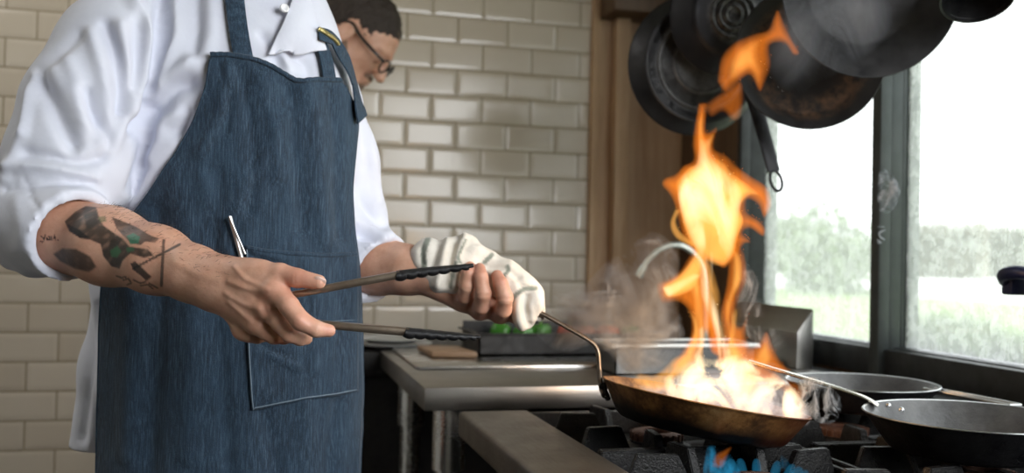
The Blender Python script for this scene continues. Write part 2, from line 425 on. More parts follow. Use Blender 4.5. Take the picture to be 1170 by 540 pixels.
veg = [(.56, .026, 'g', 'green pepper at the left end of the black tray, under the towel'), (.614, .024, 'g', 'second green pepper from the left in the black tray'),
       (.665, .025, 'g', 'green pepper in the black tray beside the red peppers'), (.72, .026, 'r', 'red pepper in the black tray beside a green pepper'),
       (.776, .027, 'o', 'orange tomato between two red peppers in the black tray'), (.832, .026, 'r', 'red pepper beyond the orange tomato in the black tray'), (.888, .025, 'g', 'green pepper at the right end of the black tray behind the smoke')]
for x, r, c, lab in veg:
    nm, mt, ct = {'g': ('green_pepper', M_green, 'pepper'), 'r': ('red_pepper', M_red, 'pepper'), 'o': ('tomato', M_orange, 'tomato')}[c]
    pepper(nm, (x, 2.25+.02*math.sin(x*60), zt), r, mt, lab, ct, 'vegetables in the black tray', 4 if c != 'o' else 6, 1.0 if c != 'o' else .85, .15*math.sin(x*37))
# steel basin with a pale rim, and the curved tap
bs = empty('steel_basin', (.90, 1.9, HT)); T(bs, 'shallow steel basin with a pale rolled rim, behind the flames', 'basin')
x0, x1, y0, y1, h = .70, 1.015, 1.845, 1.958, .060
bm = bmesh.new(); th = .003
for lo, hi in (((x0, y0, 0), (x1, y1, th)), ((x0, y0, 0), (x1, y0+th, h)), ((x0, y1-th, 0), (x1, y1, h)), ((x0, y0, 0), (x0+th, y1, h)), ((x1-th, y0, 0), (x1, y1, h))):
    bx(bm, (lo[0], lo[1], HT+.001+lo[2]), (hi[0], hi[1], HT+.001+hi[2]))
frombm('bowl', bm, steel('dark_used_steel', (.17, .17, .17), .4), bs)
bm = bmesh.new(); loop = [(x0-.004, y0-.004), (x1+.004, y0-.004), (x1+.004, y1+.004), (x0-.004, y1+.004)]
for a, b in zip(loop, loop[1:]+loop[:1]): sweep(bm, [(a[0], a[1], HT+h), (b[0], b[1], HT+h)], .006, .005, (0, 0, 1), 10)
frombm('rim', bm, simple('pale_rolled_rim', (.75, .75, .73), (.82, .82, .8), .3, .4), bs, True, 60)
tp = empty('gooseneck_tap', (.98, 2.2, HT)); T(tp, 'curved pale gooseneck tap behind the flames', 'tap')
M_tap = simple('pale_chrome', (.55, .62, .56), (.66, .70, .65), .3, .6, 20)
zz = 2.34
pth = [P(806, 392, zz), P(806, 340, zz), P(803, 308, zz), P(793, 290, zz), P(776, 280, zz), P(757, 283, zz), P(742, 295, zz), P(735, 305, zz)]
tube('spout', smoothpath(pth, 40), .0075, M_tap, tp, up=tuple(CF))
tube('nozzle', [P(736, 303, zz), P(732.5, 310, zz), P(729.5, 316, zz)], [.0085, .0105, .010], M_tap, tp, up=tuple(CF))
b0 = P(806, 392, zz); bm = bmesh.new(); lathe(bm, [(0, HB), (.022, HB), (.022, HB+.01), (.014, HB+.02), (.012, b0[2]+.005), (0, b0[2]+.005)], 24, Matrix.Translation((b0[0], b0[1], 0)))
frombm('base', bm, M_tap, tp, True, 40)

# ---------------------------------------------------------------- stove
st = empty('gas_stove', (.8, 1.1, 0)); T(st, 'black gas stove with cast iron grates and a worn steel front edge', 'stove')
SX0, SX1, SY0, SY1, SH = .333, 1.19, .42, 1.632, .9
box('body', (.40, SY0+.01, .1), (SX1-.005, SY1-.005, SH-.055), M_blackenamel, st, .004)
bm = bmesh.new(); bx(bm, (SX0, SY0, SH-.045), (.4585, SY1, SH), .008, seg=4); frombm('front_edge', bm, M_steel_dull, st, True, 60)
bm = bmesh.new()
bx(bm, (.459, SY0, SH-.05), (SX1, SY1, SH-.038)); bx(bm, (1.12, SY0, SH-.038), (SX1, SY1, SH), .004); bx(bm, (.459, SY1-.02, SH-.04), (1.12, SY1, SH-.004), .004)
frombm('hob_tray', bm, M_blackenamel, st, True, 40)
for x in (.44, 1.12):
    for y in (.48, 1.57): 
        bm = bmesh.new(); lathe(bm, [(0, 0), (.025, 0), (.02, .1), (0, .1)], 16, Matrix.Translation((x, y, 0))); frombm('foot', bm, M_steel, st, True, 40)
for y in (.55, .75, .95, 1.15, 1.35, 1.52):
    bm = bmesh.new(); mt = Matrix.Translation((.401, y, SH-.11)) @ Matrix.Rotation(math.radians(-90), 4, 'Y')
    lathe(bm, [(0, 0), (.024, 0), (.024, .006), (.019, .01), (.017, .036), (.014, .04), (0, .04)], 24, mt); bx(bm, (-.004, -.019, .035), (.004, .019, .046), .002, mt)
    frombm('knob', bm, M_blackenamel, st, True, 40)
GT = .916                               # top of the grates
def plate_bar(bm, a, b, z0, z1, w, slope=.02, slope2=0):
    """upright iron bar from a to b with sloped ends"""
    a, b = Vector((*a, 0)), Vector((*b, 0)); d = (b-a).normalized(); s = Vector((-d.y, d.x, 0))*w/2
    prof = [(a, z0), (b, z0), (b-d*slope, z1), (a+d*slope2, z1)]
    L = [bm.verts.new(p+s+Vector((0, 0, z))) for p, z in prof]; R = [bm.verts.new(p-s+Vector((0, 0, z))) for p, z in prof]
    bm.faces.new(L); bm.faces.new(R[::-1])
    for i in range(4): bm.faces.new((L[i], R[i], R[(i+1) % 4], L[(i+1) % 4]))
burners = []
for iy, yc in enumerate((.60, .95, 1.30)) if False else enumerate((.615, 1.005, 1.395)):
    pass
BX = (.615, .95); BY = (.78, 1.105, 1.43)
def grate(xc, yc, hx=.155, hy=.157):
    bm = bmesh.new(); z0 = SH-.036
    for sy in (-1, 1):
        plate_bar(bm, (xc-hx, yc+sy*hy), (xc+hx, yc+sy*hy), z0, GT-.014, .010, 0)
    for sx in (-1, 1):
        plate_bar(bm, (xc+sx*hx, yc-hy), (xc+sx*hx, yc+hy), z0, GT-.026, .010, 0)
    for sx in (-1, 1):
        for t_ in (-.07, .07):
            plate_bar(bm, (xc+sx*hx, yc+t_), (xc+sx*.062, yc+t_*.75), z0+.004, GT, .013, .024, .016)
    for sy in (-1, 1):
        for t_ in (-.06, .06):
            plate_bar(bm, (xc+t_, yc+sy*hy), (xc+t_*.8, yc+sy*.066), z0+.004, GT, .013, .024, .016)
    for e in list(bm.edges): pass
    bmesh.ops.bevel(bm, geom=list(bm.edges), offset=.0016, segments=2, affect='EDGES')
    frombm('grate', bm, M_iron, st, True, 50)
def burner(xc, yc):
    bm = bmesh.new(); z0 = SH-.038
    mt = Matrix.Translation((xc, yc, z0))
    lathe(bm, [(0, 0), (.055, 0), (.055, .012), (.042, .016), (.042, .020), (0, .020)], 40, mt)
    b = frombm('burner', bm, M_iron, st, True, 40)
    bm = bmesh.new(); n = 40
    lathe(bm, [(.024, .020), (.040, .020), (.041, .030), (.036, .034), (.024, .034), (.022, .030), (.024, .020)], n, mt)
    for k in range(20):
        a = 2*math.pi*k/20; bx(bm, (.0385, -.0022, .021), (.0425, .0022, .0325), 0, mt @ Matrix.Rotation(a, 4, 'Z'))
    frombm('burner_cap', bm, simple('rusted_burner', (.07, .025, .015), (.2, .11, .08), .6, .5, 60, .4, 200) if 'M_bc' not in globals() else M_bc, b, True, 40)
for x in BX:
    for y in BY: grate(x, y); burner(x, y)

# ---------------------------------------------------------------- pans
def frame_m(o, ex, ez):
    ez = Vector(ez).normalized(); ex = Vector(ex); ex = (ex-ez*ex.dot(ez)).normalized(); ey = ez.cross(ex)
    m = Matrix.Identity(4)
    for i in range(3): m[i][0], m[i][1], m[i][2], m[i][3] = ex[i], ey[i], ez[i], o[i]
    return m
def pan_body(bm, rt, rb, h, mtx, th=.0028, rings=(), n=96):
    """rings: raised circles on the outer base [(radius, height)]"""
    prof = [(0, 0)]
    for r, d in rings: prof += [(r-.004, 0), (r-.001, -d), (r+.003, -d), (r+.006, 0)]
    prof += [(rb-.012, 0), (rb-.004, .002), (rb+.002, .007), (rt-.004, h-.006), (rt, h-.001), (rt+.0015, h), (rt, h+.0012), (rt-th, h), (rb-th, .008), (rb-.012, th), (0, th)]
    lathe(bm, prof, n, mtx)
def mk_panmat(name, base1, base2, rust=None, rlo=.0, rhi=.2, metal=.6, rough=.38, scale=16, rustmask=(.42, .62)):
    """iron with patches of rust/patina between two radii from the pan's axis (object space)"""
    t = NT(name); v = t.coord(); nz = t.noise(v, scale, 6, .65)
    col = t.ramp(nz, [(.3, base1), (.7, base2)])
    if rust:
        sep = t.n('SeparateXYZ'); t.l(v, sep.inputs[0])
        r = t.math('SQRT', t.math('ADD', t.math('POWER', sep.outputs[0], 2), t.math('POWER', sep.outputs[1], 2)))
        band = t.math('MULTIPLY', t.ramp(r, [(rlo-.015 if rlo > .015 else 0, (0,)*3), (rlo+.002, (1,)*3)]), t.ramp(r, [(rhi, (1,)*3), (rhi+.012, (0,)*3)]))
        ms = t.math('MULTIPLY', band, t.ramp(t.noise(v, scale*1.3, 7, .75), [(rustmask[0], (0,)*3), (rustmask[1], (1,)*3)]))
        col = t.mix(ms, col, rust)
    t.bsdf(col, t.ramp(t.noise(v, scale*2, 5), [(.3, (rough-.1,)*3), (.7, (rough+.18,)*3)]), metal, t.bump(t.noise(v, scale*9, 5), .25, .002))
    return t.m
# the flaming pan, held tilted
PL, PR = P(689, 431, 1.405), P(925, 476, 1.365)
pc = (PL+PR)/2; e1 = (PR-PL)/np.linalg.norm(PR-PL)
vr = (pc-CAM)/np.linalg.norm(pc-CAM); up0 = np.cross(e1, vr); up0 /= np.linalg.norm(up0)
if up0[2] < 0: up0 = -up0
a = math.radians(3.6); e2 = vr*math.cos(a)+up0*math.sin(a); nz_ = np.cross(e1, e2); nz_ *= np.sign(nz_[2])
FH = .048
FP_M = frame_m(pc-nz_*FH, e1, nz_)
fp = bpy.data.objects.new('frying_pan', None); COL.objects.link(fp); fp.matrix_world = FP_M; fp.empty_display_size = .05
T(fp, 'old golden-brown frying pan full of flames, held tilted over the stove', 'pan')
def kid(name, bm, mat, par, sharp=45):
    me = bpy.data.meshes.new(name); bmesh.ops.recalc_face_normals(bm, faces=bm.faces); bm.to_mesh(me); bm.free()
    o = link(name, me, mat, None, True); o.parent = par
    try: me.set_sharp_from_angle(angle=math.radians(sharp))
    except Exception: pass
    return o
def mk_patina():
    t = NT('golden_brown_patina'); v = t.coord()
    sep = t.n('SeparateXYZ'); t.l(v, sep.inputs[0])
    nz = t.noise(v, 26, 8, .72); big = t.noise(v, 7, 4)
    col = t.ramp(nz, [(.28, (.022, .010, .005)), (.44, (.15, .070, .025)), (.58, (.36, .18, .06)), (.78, (.55, .32, .13))])
    hgt = t.math('ADD', t.math('MULTIPLY', sep.outputs[2], 20), t.math('MULTIPLY', big, .5))
    soot = t.ramp(hgt, [(.52, (1,)*3), (.88, (0,)*3)])
    col = t.mix(soot, col, (.008, .007, .007))
    redz = t.math('MULTIPLY', t.ramp(sep.outputs[0], [(.06, (0,)*3), (.13, (1,)*3)]), .75)
    col = t.mix(redz, col, (.16, .035, .012))
    t.bsdf(col, t.ramp(nz, [(.3, (.5,)*3), (.7, (.28,)*3)]), .55, t.bump(t.noise(v, 120, 5), .2, .002)); return t.m
FR = float(np.linalg.norm(PR-PL)/2)
bm = bmesh.new(); pan_body(bm, FR, FR-.028, FH, Matrix.Identity(4), .003)
kid('body', bm, mk_patina(), fp)
M_handle = simple('bronzed_steel_handle', (.20, .15, .11), (.34, .28, .22), .35, .9, 30)
inv = FP_M.inverted()
def loc_(pts): return np.array([inv @ Vector(p) for p in pts])
hp = [P(690.5, 452, 1.403), P(686.5, 442, 1.405), P(684.5, 420, 1.408), P(683, 402, 1.41), P(678.5, 393, 1.412), P(669, 386, 1.413), P(650, 375, 1.415), P(625, 361, 1.418), P(590, 343, 1.42), P(552, 324, 1.423)]
bm = bmesh.new(); pl = loc_(smoothpath(hp, 60)); upl = np.array(inv.to_3x3() @ Vector(CF)); 
sweep(bm, pl, .0034, np.linspace(.013, .0095, 60), upl, 14)
kid('handle', bm, M_handle, fp, 60)
bm = bmesh.new(); q = loc_([P(689.5, 440, 1.404)])[0]
sweep(bm, loc_(smoothpath([P(689, 436, 1.404), P(691, 446, 1.403), P(695, 456, 1.402)], 8)), .0045, .016, upl, 12)
for dz in (-.011, .011):
    for py in (441, 451):
        c = loc_([P(688+(py-441)*.3, py, 1.404+dz)])[0]; bmesh.ops.create_uvsphere(bm, u_segments=12, v_segments=8, radius=.0052, matrix=Matrix.Translation(c))
kid('bracket', bm, M_iron, fp, 60)

# pans standing on the back burners
def stand_pan(name, cx, cy, zb, rt, h, label, hpts, hw, hmat, dbl=False):
    o = empty(name, (cx, cy, zb)); T(o, label, 'pan')
    bm = bmesh.new(); pan_body(bm, rt-.001, rt-.034, h, Matrix.Translation((cx, cy, zb)))
    body = frombm('body', bm, M_pan, o, True, 35)
    body.data.materials.append(M_panin); body.data.materials.append(M_rim)
    for p in body.data.polygons:
        c = p.center; r = math.hypot(c.x-cx, c.y-cy); nr = (p.normal.x*(c.x-cx)+p.normal.y*(c.y-cy))
        if c.z > zb+h-.0012 and r > rt-.012: p.material_index = 2
        elif p.normal.z > .1 or nr < -1e-4 and c.z > zb+.0035: p.material_index = 1
    if dbl:
        bm = bmesh.new()
        for off in (-.011, .011):
            sweep(bm, smoothpath([np.array(p)+np.array((off, 0, 0)) for p in hpts], 30), .0022, .003, (0, 0, 1), 10)
        sweep(bm, np.array([np.array(hpts[-1])+np.array((x, 0, 0)) for x in (-.011, 0, .011)]), .0022, .003, (0, 0, 1), 10)
        frombm('handle', bm, hmat, o, True, 60)
    else: tube('handle', smoothpath(hpts, 30), hw, hmat, o, rv=.0028, up=(0, 0, 1), n=14)
    return o
M_bright_handle = simple('bright_steel_handle', (.62, .58, .5), (.74, .71, .64), .25, 1, 30)
rc = onplane(1111, 474, 2, GT+.052)
rp = stand_pan('frying_pan', rc[0], rc[1], GT+.0012, .1405, .0505, 'wide black frying pan with a worn grey inside, on the front right burner', [], 0, None) if False else None
def rivets(par, pts, r):
    for p in pts:
        bm = bmesh.new(); bmesh.ops.create_uvsphere(bm, u_segments=16, v_segments=10, radius=r, matrix=Matrix.Translation(p))
        frombm('rivet', bm, M_rim, par, True)
rp = stand_pan('frying_pan', rc[0], rc[1], GT+.0012, .1405, .0505, 'black frying pan with a worn grey inside, on the stove beside the flames',
               [P(1003, 463, 1.385), P(992, 456, 1.39), P(975, 449, 1.40), P(930, 435, 1.43), P(880, 420, 1.46), P(856, 412.5, 1.475)], .0085, M_bright_handle)
rivets(rp, [P(1030, 468, 1.372), P(1015, 463, 1.395)], .0042)
qc = onplane(984, 436, 2, GT+.047)
hz_ = GT+.04
qp = stand_pan('frying_pan', qc[0], qc[1], GT+.0012, .128, .0455, 'dark frying pan with a thin wire handle, on the stove under the window',
               [onplane(1062, 444, 2, hz_+.002), onplane(1072, 446, 2, hz_+.003), onplane(1110, 453, 2, hz_), onplane(1160, 463, 2, hz_-.002)], .003, M_rim, True)

# ---------------------------------------------------------------- hanging pans
rk = empty('pan_rack', (1.0, 1.75, 2.02)); T(rk, 'black iron pan rack hung from the ceiling above the stove', 'rack')
for x in (.9, 1.1): box('rail', (x-.006, .9, 2.1), (x+.006, 2.65, 2.125), M_iron, rk, .002)
for y in (.95, 1.35, 1.75, 2.15, 2.6): box('crossbar', (.84, y-.006, 2.126), (1.2, y+.006, 2.138), M_iron, rk, .002)
for x, y in ((.9, 1.0), (1.1, 1.0), (.9, 2.55), (1.1, 2.55)): tube('hanger_rod', [(x, y, 2.12), (x, y, 2.35), (x, y, 2.6)], .005, M_iron, rk, up=(1, 0, 0))
def hung_pan(cpx, cpy, z, rt, h, label, mat, nrm, rings=(), handle_to=None, back=True, rb=None, wide=.013, hang=True, inside=None):
    """nrm: where the pan's outer base looks (back=True) or its inside looks (back=False), in camera axes right/up/toward"""
    n = CR*nrm[0]+CU*nrm[1]-CF*nrm[2]; n /= np.linalg.norm(n)
    c = P(cpx, cpy, z)
    ez = -n if back else n
    o = bpy.data.objects.new('frying_pan', None); COL.objects.link(o); m = frame_m(c - (0 if back else 1)*ez*h*0, CR, ez); o.matrix_world = m; o.empty_display_size = .05
    T(o, label, 'pan', 'pans hanging above the stove')
    bm = bmesh.new(); pan_body(bm, rt, rb or rt-.03, h, Matrix.Identity(4), .003, rings); b = kid('body', bm, mat, o, 35)
    if inside:
        b.data.materials.append(inside); 
        for p in b.data.polygons:
            c2 = p.center; nr = p.normal.x*c2.x+p.normal.y*c2.y
            if (p.normal.z > .3 and c2.z < h-.002) or (nr < -1e-5 and c2.z > .0035): p.material_index = 1
    iv = m.inverted()
    if handle_to is not None:
        pts = [np.array(iv @ Vector(p)) for p in handle_to]
        upv = np.array(iv.to_3x3() @ Vector(-n))
        bm = bmesh.new(); pp = smoothpath(pts, 40); sweep(bm, pp, np.linspace(wide, wide*.85, 40), .0028, upv, 14)
        # hanging eye: a ring at the end
        d = pts[-1]-pts[-2]; d /= np.linalg.norm(d); ctr = pts[-1]+d*wide*1.15
        s = np.cross(upv, d); s /= np.linalg.norm(s)
        lp = np.array([ctr+(d*math.cos(t_)*1.75+s*math.sin(t_))*wide*.72 for t_ in np.linspace(0, 2*math.pi, 25)])
        sweep(bm, lp, .0032, .0032, upv, 8)
        kid('handle', bm, mat, o, 60)
        if hang:
            top = np.array(handle_to[-1]); e = np.array([top[0], top[1], 2.118])
            hk = [np.array(iv @ Vector(p)) for p in (top+np.array((0, 0, .01)), (top+e)/2, e+np.array((0, 0, .012)))]
            bm = bmesh.new(); sweep(bm, smoothpath(hk, 12), .0025, .0025, np.array(iv.to_3x3() @ Vector((1, 0, .01))), 8); kid('hook', bm, M_iron, o, 60)
    return o
M_panA = mk_panmat('sooty_pan_grey_base', (.010, .010, .012), (.028, .028, .030), (.11, .11, .11), 0, .094, .5, .4, 20, (.25, .7))
M_panB = mk_panmat('sooty_pan', (.008, .008, .010), (.022, .022, .025), (.10, .095, .09), 0, .05, .5, .4, 34, (.4, .62))
M_panC = mk_panmat('rusty_pan', (.010, .010, .011), (.03, .028, .028), (.15, .085, .05), .080, .110, .35, .5, 26, (.42, .66))
M_panD = mk_panmat('grey_worn_pan', (.016, .017, .019), (.045, .045, .048), (.13, .10, .08), .098, .112, .6, .38, 22, (.38, .55))
M_panDi = mk_panmat('dark_pan_inside', (.014, .014, .016), (.045, .043, .045), None, 0, .2, .5, .42, 18)
def upto(cpx, cpy, z, r, lean=0): return [P(cpx+lean*.3, cpy-r*FPX/z*.8, z+.012), P(cpx+lean*.6, cpy-r*FPX/z*1.1, z+.02), P(cpx+lean, cpy-r*FPX/z-125*1.0, z+.02)]
hung_pan(803, 72, 2.02, .148, .045, 'sooty pan with a grey ringed base, leftmost of the pans on the rack', M_panA, (.16, -.05, 1), [(.094, .003), (.060, .002), (.12, .0015)], upto(803, 72, 2.02, .148, -12), True)
hung_pan(838, 16, 1.94, .118, .042, 'black pan with a pale worn spiral on its base and a handle pointing down', M_panB, (.22, -.1, 1), [(.045, .002), (.03, .002), (.016, .002)],
         [P(856, 95, 1.945), P(866, 130, 1.93), P(876, 165, 1.915), P(884, 196, 1.905)], True, wide=.0165, hang=False)
hung_pan(921, 70, 1.86, .138, .042, 'dark pan with a rusty ring inside, hanging beside the window mullion', M_panC, (-.12, .05, 1), [], upto(921, 70, 1.86, .138, 10), False, rb=.112)
hung_pan(985, -14, 1.72, .160, .045, 'large grey worn pan hanging in front of the rusty one', M_panD, (.05, -.12, 1), [], upto(985, -14, 1.72, .16, 8), False, rb=.108, inside=M_panDi)
hung_pan(1112, -32, 1.60, .056, .06, 'small dark pan hanging in front of the window, right of the large grey pan', M_pan, (-.15, -1, .55), [], [P(1108, -58, 1.64), P(1105, -90, 1.66), P(1102, -165, 1.67)], False, rb=.05)
# ---------------------------------------------------------------- signed-distance modelling for bodies and cloth
class SDF:
    def __init__(s, lo, hi, res):
        s.lo = np.array(lo, float); s.res = res
        n = np.ceil((np.array(hi)-s.lo)/res).astype(int)+1
        g = np.meshgrid(*[np.arange(k)*res+s.lo[i] for i, k in enumerate(n)], indexing='ij')
        s.p = np.stack(g, -1).astype(np.float32); s.d = np.full(s.p.shape[:3], 1e3, np.float32)
    def cap(s, a, b, ra, rb, ax=None, k=1.0):
        """rounded cone; `ax`,`k`: squeezed k times along ax"""
        p = s.p; a = np.array(a, np.float32); b = np.array(b, np.float32)
        if ax is not None:
            ax = np.array(ax, np.float32); ax /= np.linalg.norm(ax)
            p = p+((p-a)@ax)[..., None]*ax*(k-1); b = b+(b-a)@ax*ax*(k-1)
        ab = b-a; L = float(ab@ab)+1e-12
        t = np.clip(((p-a)@ab)/L, 0, 1)
        return np.linalg.norm(p-a-t[..., None]*ab, axis=-1)-(ra+(rb-ra)*t)
    def ball(s, c, r, axes=None):
        q = s.p-np.array(c, np.float32)
        if np.ndim(r) == 0: return np.linalg.norm(q, axis=-1)-r
        r = np.array(r, np.float32)
        if axes is not None: q = q@np.array(axes, np.float32).T
        k = np.linalg.norm(q/r, axis=-1); return (k-1)*float(r.min())
    def chain(s, pts, rad, k=.004, ax=None, sq=1.0):
        d = None
        for i in range(len(pts)-1):
            c = s.cap(pts[i], pts[i+1], rad[i], rad[i+1], ax, sq)
            d = c if d is None else smin(d, c, k)
        return d
    def add(s, d, k=0): s.d = smin(s.d, d, k) if k else np.minimum(s.d, d)
    def cut(s, d, k=0): s.d = -smin(-s.d, d, k) if k else np.maximum(s.d, -d)
    def mesh(s, smooth=2):
        return smooth_mesh(*surface_nets(s.d, s.lo, s.res), smooth)
def smin(a, b, k):
    if k <= 0: return np.minimum(a, b)
    h = np.clip(.5+.5*(b-a)/k, 0, 1)
    return b+(a-b)*h-k*h*(1-h)
def surface_nets(d, lo, res):
    ins = d < 0
    n = np.array(d.shape)
    c = np.zeros(n-1, int); acc = np.zeros((*(n-1), 3)); cnt = np.zeros(n-1)
    corner = lambda i, j, k: tuple(slice(o, o+m-1) for o, m in zip((i, j, k), n))
    tot = sum(ins[corner(i, j, k)].astype(int) for i in (0, 1) for j in (0, 1) for k in (0, 1))
    act = (tot > 0) & (tot < 8)
    idx = np.argwhere(act)
    pos = np.zeros((len(idx), 3)); cn = np.zeros(len(idx))
    for ax in range(3):
        for u in (0, 1):
            for w in (0, 1):
                o0 = [0, 0, 0]; oth = [q for q in range(3) if q != ax]; o0[oth[0]] = u; o0[oth[1]] = w
                o1 = list(o0); o1[ax] = 1
                a = d[tuple((idx+o0).T)]; b = d[tuple((idx+o1).T)]
                m = (a < 0) != (b < 0)
                t = np.where(m, a/np.where(m, a-b, 1), 0)
                q = np.tile(np.array(o0, float), (len(idx), 1)); q[:, ax] = t
                pos += np.where(m[:, None], q, 0); cn += m
    V = (idx+pos/cn[:, None])*res+lo
    vid = -np.ones(n-1, int); vid[act] = np.arange(len(idx))
    F = []
    for ax in range(3):
        oth = [(ax+1) % 3, (ax+2) % 3]
        sl0 = [slice(None)]*3; sl1 = [slice(None)]*3; sl0[ax] = slice(0, -1); sl1[ax] = slice(1, None)
        a, b = ins[tuple(sl0)], ins[tuple(sl1)]
        ed = np.argwhere(a != b)
        ok = (ed[:, oth[0]] > 0) & (ed[:, oth[1]] > 0) & (ed[:, oth[0]] < n[oth[0]]-1) & (ed[:, oth[1]] < n[oth[1]]-1)
        ed = ed[ok]; flip = a[tuple(ed.T)]
        q = []
        for du, dw in ((-1, -1), (0, -1), (0, 0), (-1, 0)):
            e = ed.copy(); e[:, oth[0]] += du; e[:, oth[1]] += dw; q.append(vid[tuple(e.T)])
        q = np.stack(q, -1); q[~flip] = q[~flip][:, ::-1]; F.append(q)
    F = np.concatenate(F); F = F[(F >= 0).all(1)]
    return V, F
def neighbors(F, n):
    e = np.concatenate([F[:, [i, (i+1) % F.shape[1]]] for i in range(F.shape[1])]); e = np.concatenate([e, e[:, ::-1]])
    return e
def smooth_mesh(V, F, it=2, lam=.5):
    e = neighbors(F, len(V)); deg = np.bincount(e[:, 0], minlength=len(V)).astype(float); deg[deg == 0] = 1
    for k in range(it):
        for l in (lam, -lam*.94):
            s = np.stack([np.bincount(e[:, 0], V[e[:, 1], c], len(V)) for c in range(3)], -1)/deg[:, None]
            V = V+l*(s-V)
    return V, F
def normals(V, F):
    n = np.cross(V[F[:, 2]]-V[F[:, 0]], V[F[:, -1]]-V[F[:, 1]])
    N = np.zeros_like(V)
    for i in range(F.shape[1]): np.add.at(N, F[:, i], n)
    return N/(np.linalg.norm(N, axis=1)[:, None]+1e-12)
def dist_poly(Q, pl):
    pl = np.array(pl, float); best = np.full(len(Q), 1e9)
    for a, b in zip(pl[:-1], pl[1:]):
        ab = b-a; t = np.clip(((Q-a)@ab)/(ab@ab+1e-9), 0, 1); best = np.minimum(best, np.linalg.norm(Q-a-t[:, None]*ab, axis=1))
    return best
def inside_poly(Q, poly):
    x, y = Q[:, 0], Q[:, 1]; r = np.zeros(len(Q), bool); n = len(poly)
    for i in range(n):
        x1, y1 = poly[i]; x2, y2 = poly[(i+1) % n]
        c = (y1 > y) != (y2 > y)
        r ^= c & (x < (x2-x1)*(y-y1)/((y2-y1) or 1e-9)+x1)
    return r
def vnoise(Q, sc, seed=0, octs=3):
    """smooth pseudo-noise made of a few rotated waves"""
    r = np.random.RandomState(seed); out = np.zeros(len(Q)); amp = 1; tot = 0
    for o in range(octs):
        for k in range(5):
            d = r.randn(3); d /= np.linalg.norm(d); out += amp*np.sin(Q@d*sc*(2**o)*(.7+.6*r.rand())+r.rand()*6.28); tot += amp
        amp *= .5
    return out/tot*2.2
def folds(V, F, strokes, both=False):
    """raise ridges / press valleys along cloth folds on the side that looks at the stroke's surface"""
    N = normals(V, F); q = pix(V); face = ((CAM-V)*N).sum(1)/np.linalg.norm(CAM-V, axis=1)
    m = np.clip(face*4, 0, 1) if not both else 1
    D = np.zeros(len(V))
    for pl, amp, w in strokes:
        if len(pl) > 2: pl = smoothpath(pl, 4*len(pl))
        lo = pl.min(0) if hasattr(pl, 'min') else np.min(pl, 0); 
        D += amp*np.exp(-(dist_poly(q[:, :2], pl)/w)**2)
    return V+N*(D*m)[:, None]
def paint(o, name, V, values):
    at = o.data.attributes.new(name, 'FLOAT_COLOR', 'POINT'); at.data.foreach_set('color', np.asarray(values, np.float32).ravel())
def mesh_np(name, V, F, mat, parent=None, smooth=True):
    me = bpy.data.meshes.new(name); nf = len(F); k = F.shape[1]
    me.vertices.add(len(V)); me.vertices.foreach_set('co', np.asarray(V, np.float32).ravel())
    me.loops.add(nf*k); me.loops.foreach_set('vertex_index', F.astype(np.int32).ravel())
    me.polygons.add(nf); me.polygons.foreach_set('loop_start', np.arange(nf, dtype=np.int32)*k); me.polygons.foreach_set('loop_total', np.full(nf, k, np.int32))
    me.update(calc_edges=True); me.validate()
    return link(name, me, mat, parent, smooth)
def bvh_of(V, F): return BVHTree.FromPolygons([tuple(p) for p in V], [tuple(map(int, q)) for q in F])
def shoot(bvh, px, py, off=0.0, cx=None):
    """the surface point seen at a picture position, lifted off along its normal"""
    for k in range(60):
        d = Vector(CF+CR*(px-585)/FPX-CU*(py-270)/FPX).normalized()
        h = bvh.ray_cast(Vector(CAM), d)
        if h[0] is not None:
            n = h[1] if h[1].dot(d) < 0 else -h[1]
            return np.array(h[0]+n*off), np.array(n)
        if cx is None: return None, None
        px += (1.0 if cx > px else -1.0)
    return None, None

# ---------------------------------------------------------------- skin, cloth and hair
def mk_skin(name, c1, c2, tattoo=False):
    t = NT(name); v = t.coord(); nz = t.noise(v, 45, 6, .65); big = t.noise(v, 14, 3)
    col = t.ramp(t.math('ADD', t.math('MULTIPLY', nz, .6), t.math('MULTIPLY', big, .4)), [(.35, c1), (.65, c2)])
    at = t.n('Attribute', attribute_name='marks'); 
    col = t.mix(at.outputs['Alpha'], col, (1, 1, 1)); mx = t.t.nodes[-1]
    t.l(at.outputs['Color'], mx.inputs[2])
    h = t.math('ADD', t.noise(v, 220, 4, .7), t.math('MULTIPLY', t.noise(v, 70, 3), .6))
    t.bsdf(col, .48, 0, t.bump(h, .22, .002), Subsurface_Weight=.12, Subsurface_Scale=.006); return t.m
M_skin = mk_skin('skin', (.53, .275, .18), (.70, .41, .295))
def mk_cloth(name, c1, c2, wr=.25, sc=26, rough=.85):
    t = NT(name); v = t.coord(); nz = t.noise(v, sc, 3, .5); wv = t.noise(v, 700, 2, .5)
    t.bsdf(t.ramp(t.noise(v, 9, 3), [(.35, c1), (.65, c2)]), rough, 0, t.bump(wv, .05, .001, t.bump(nz, wr, .006)), Sheen_Weight=.15); return t.m
M_shirt = mk_cloth('white_cotton', (.63, .65, .75), (.69, .71, .80))
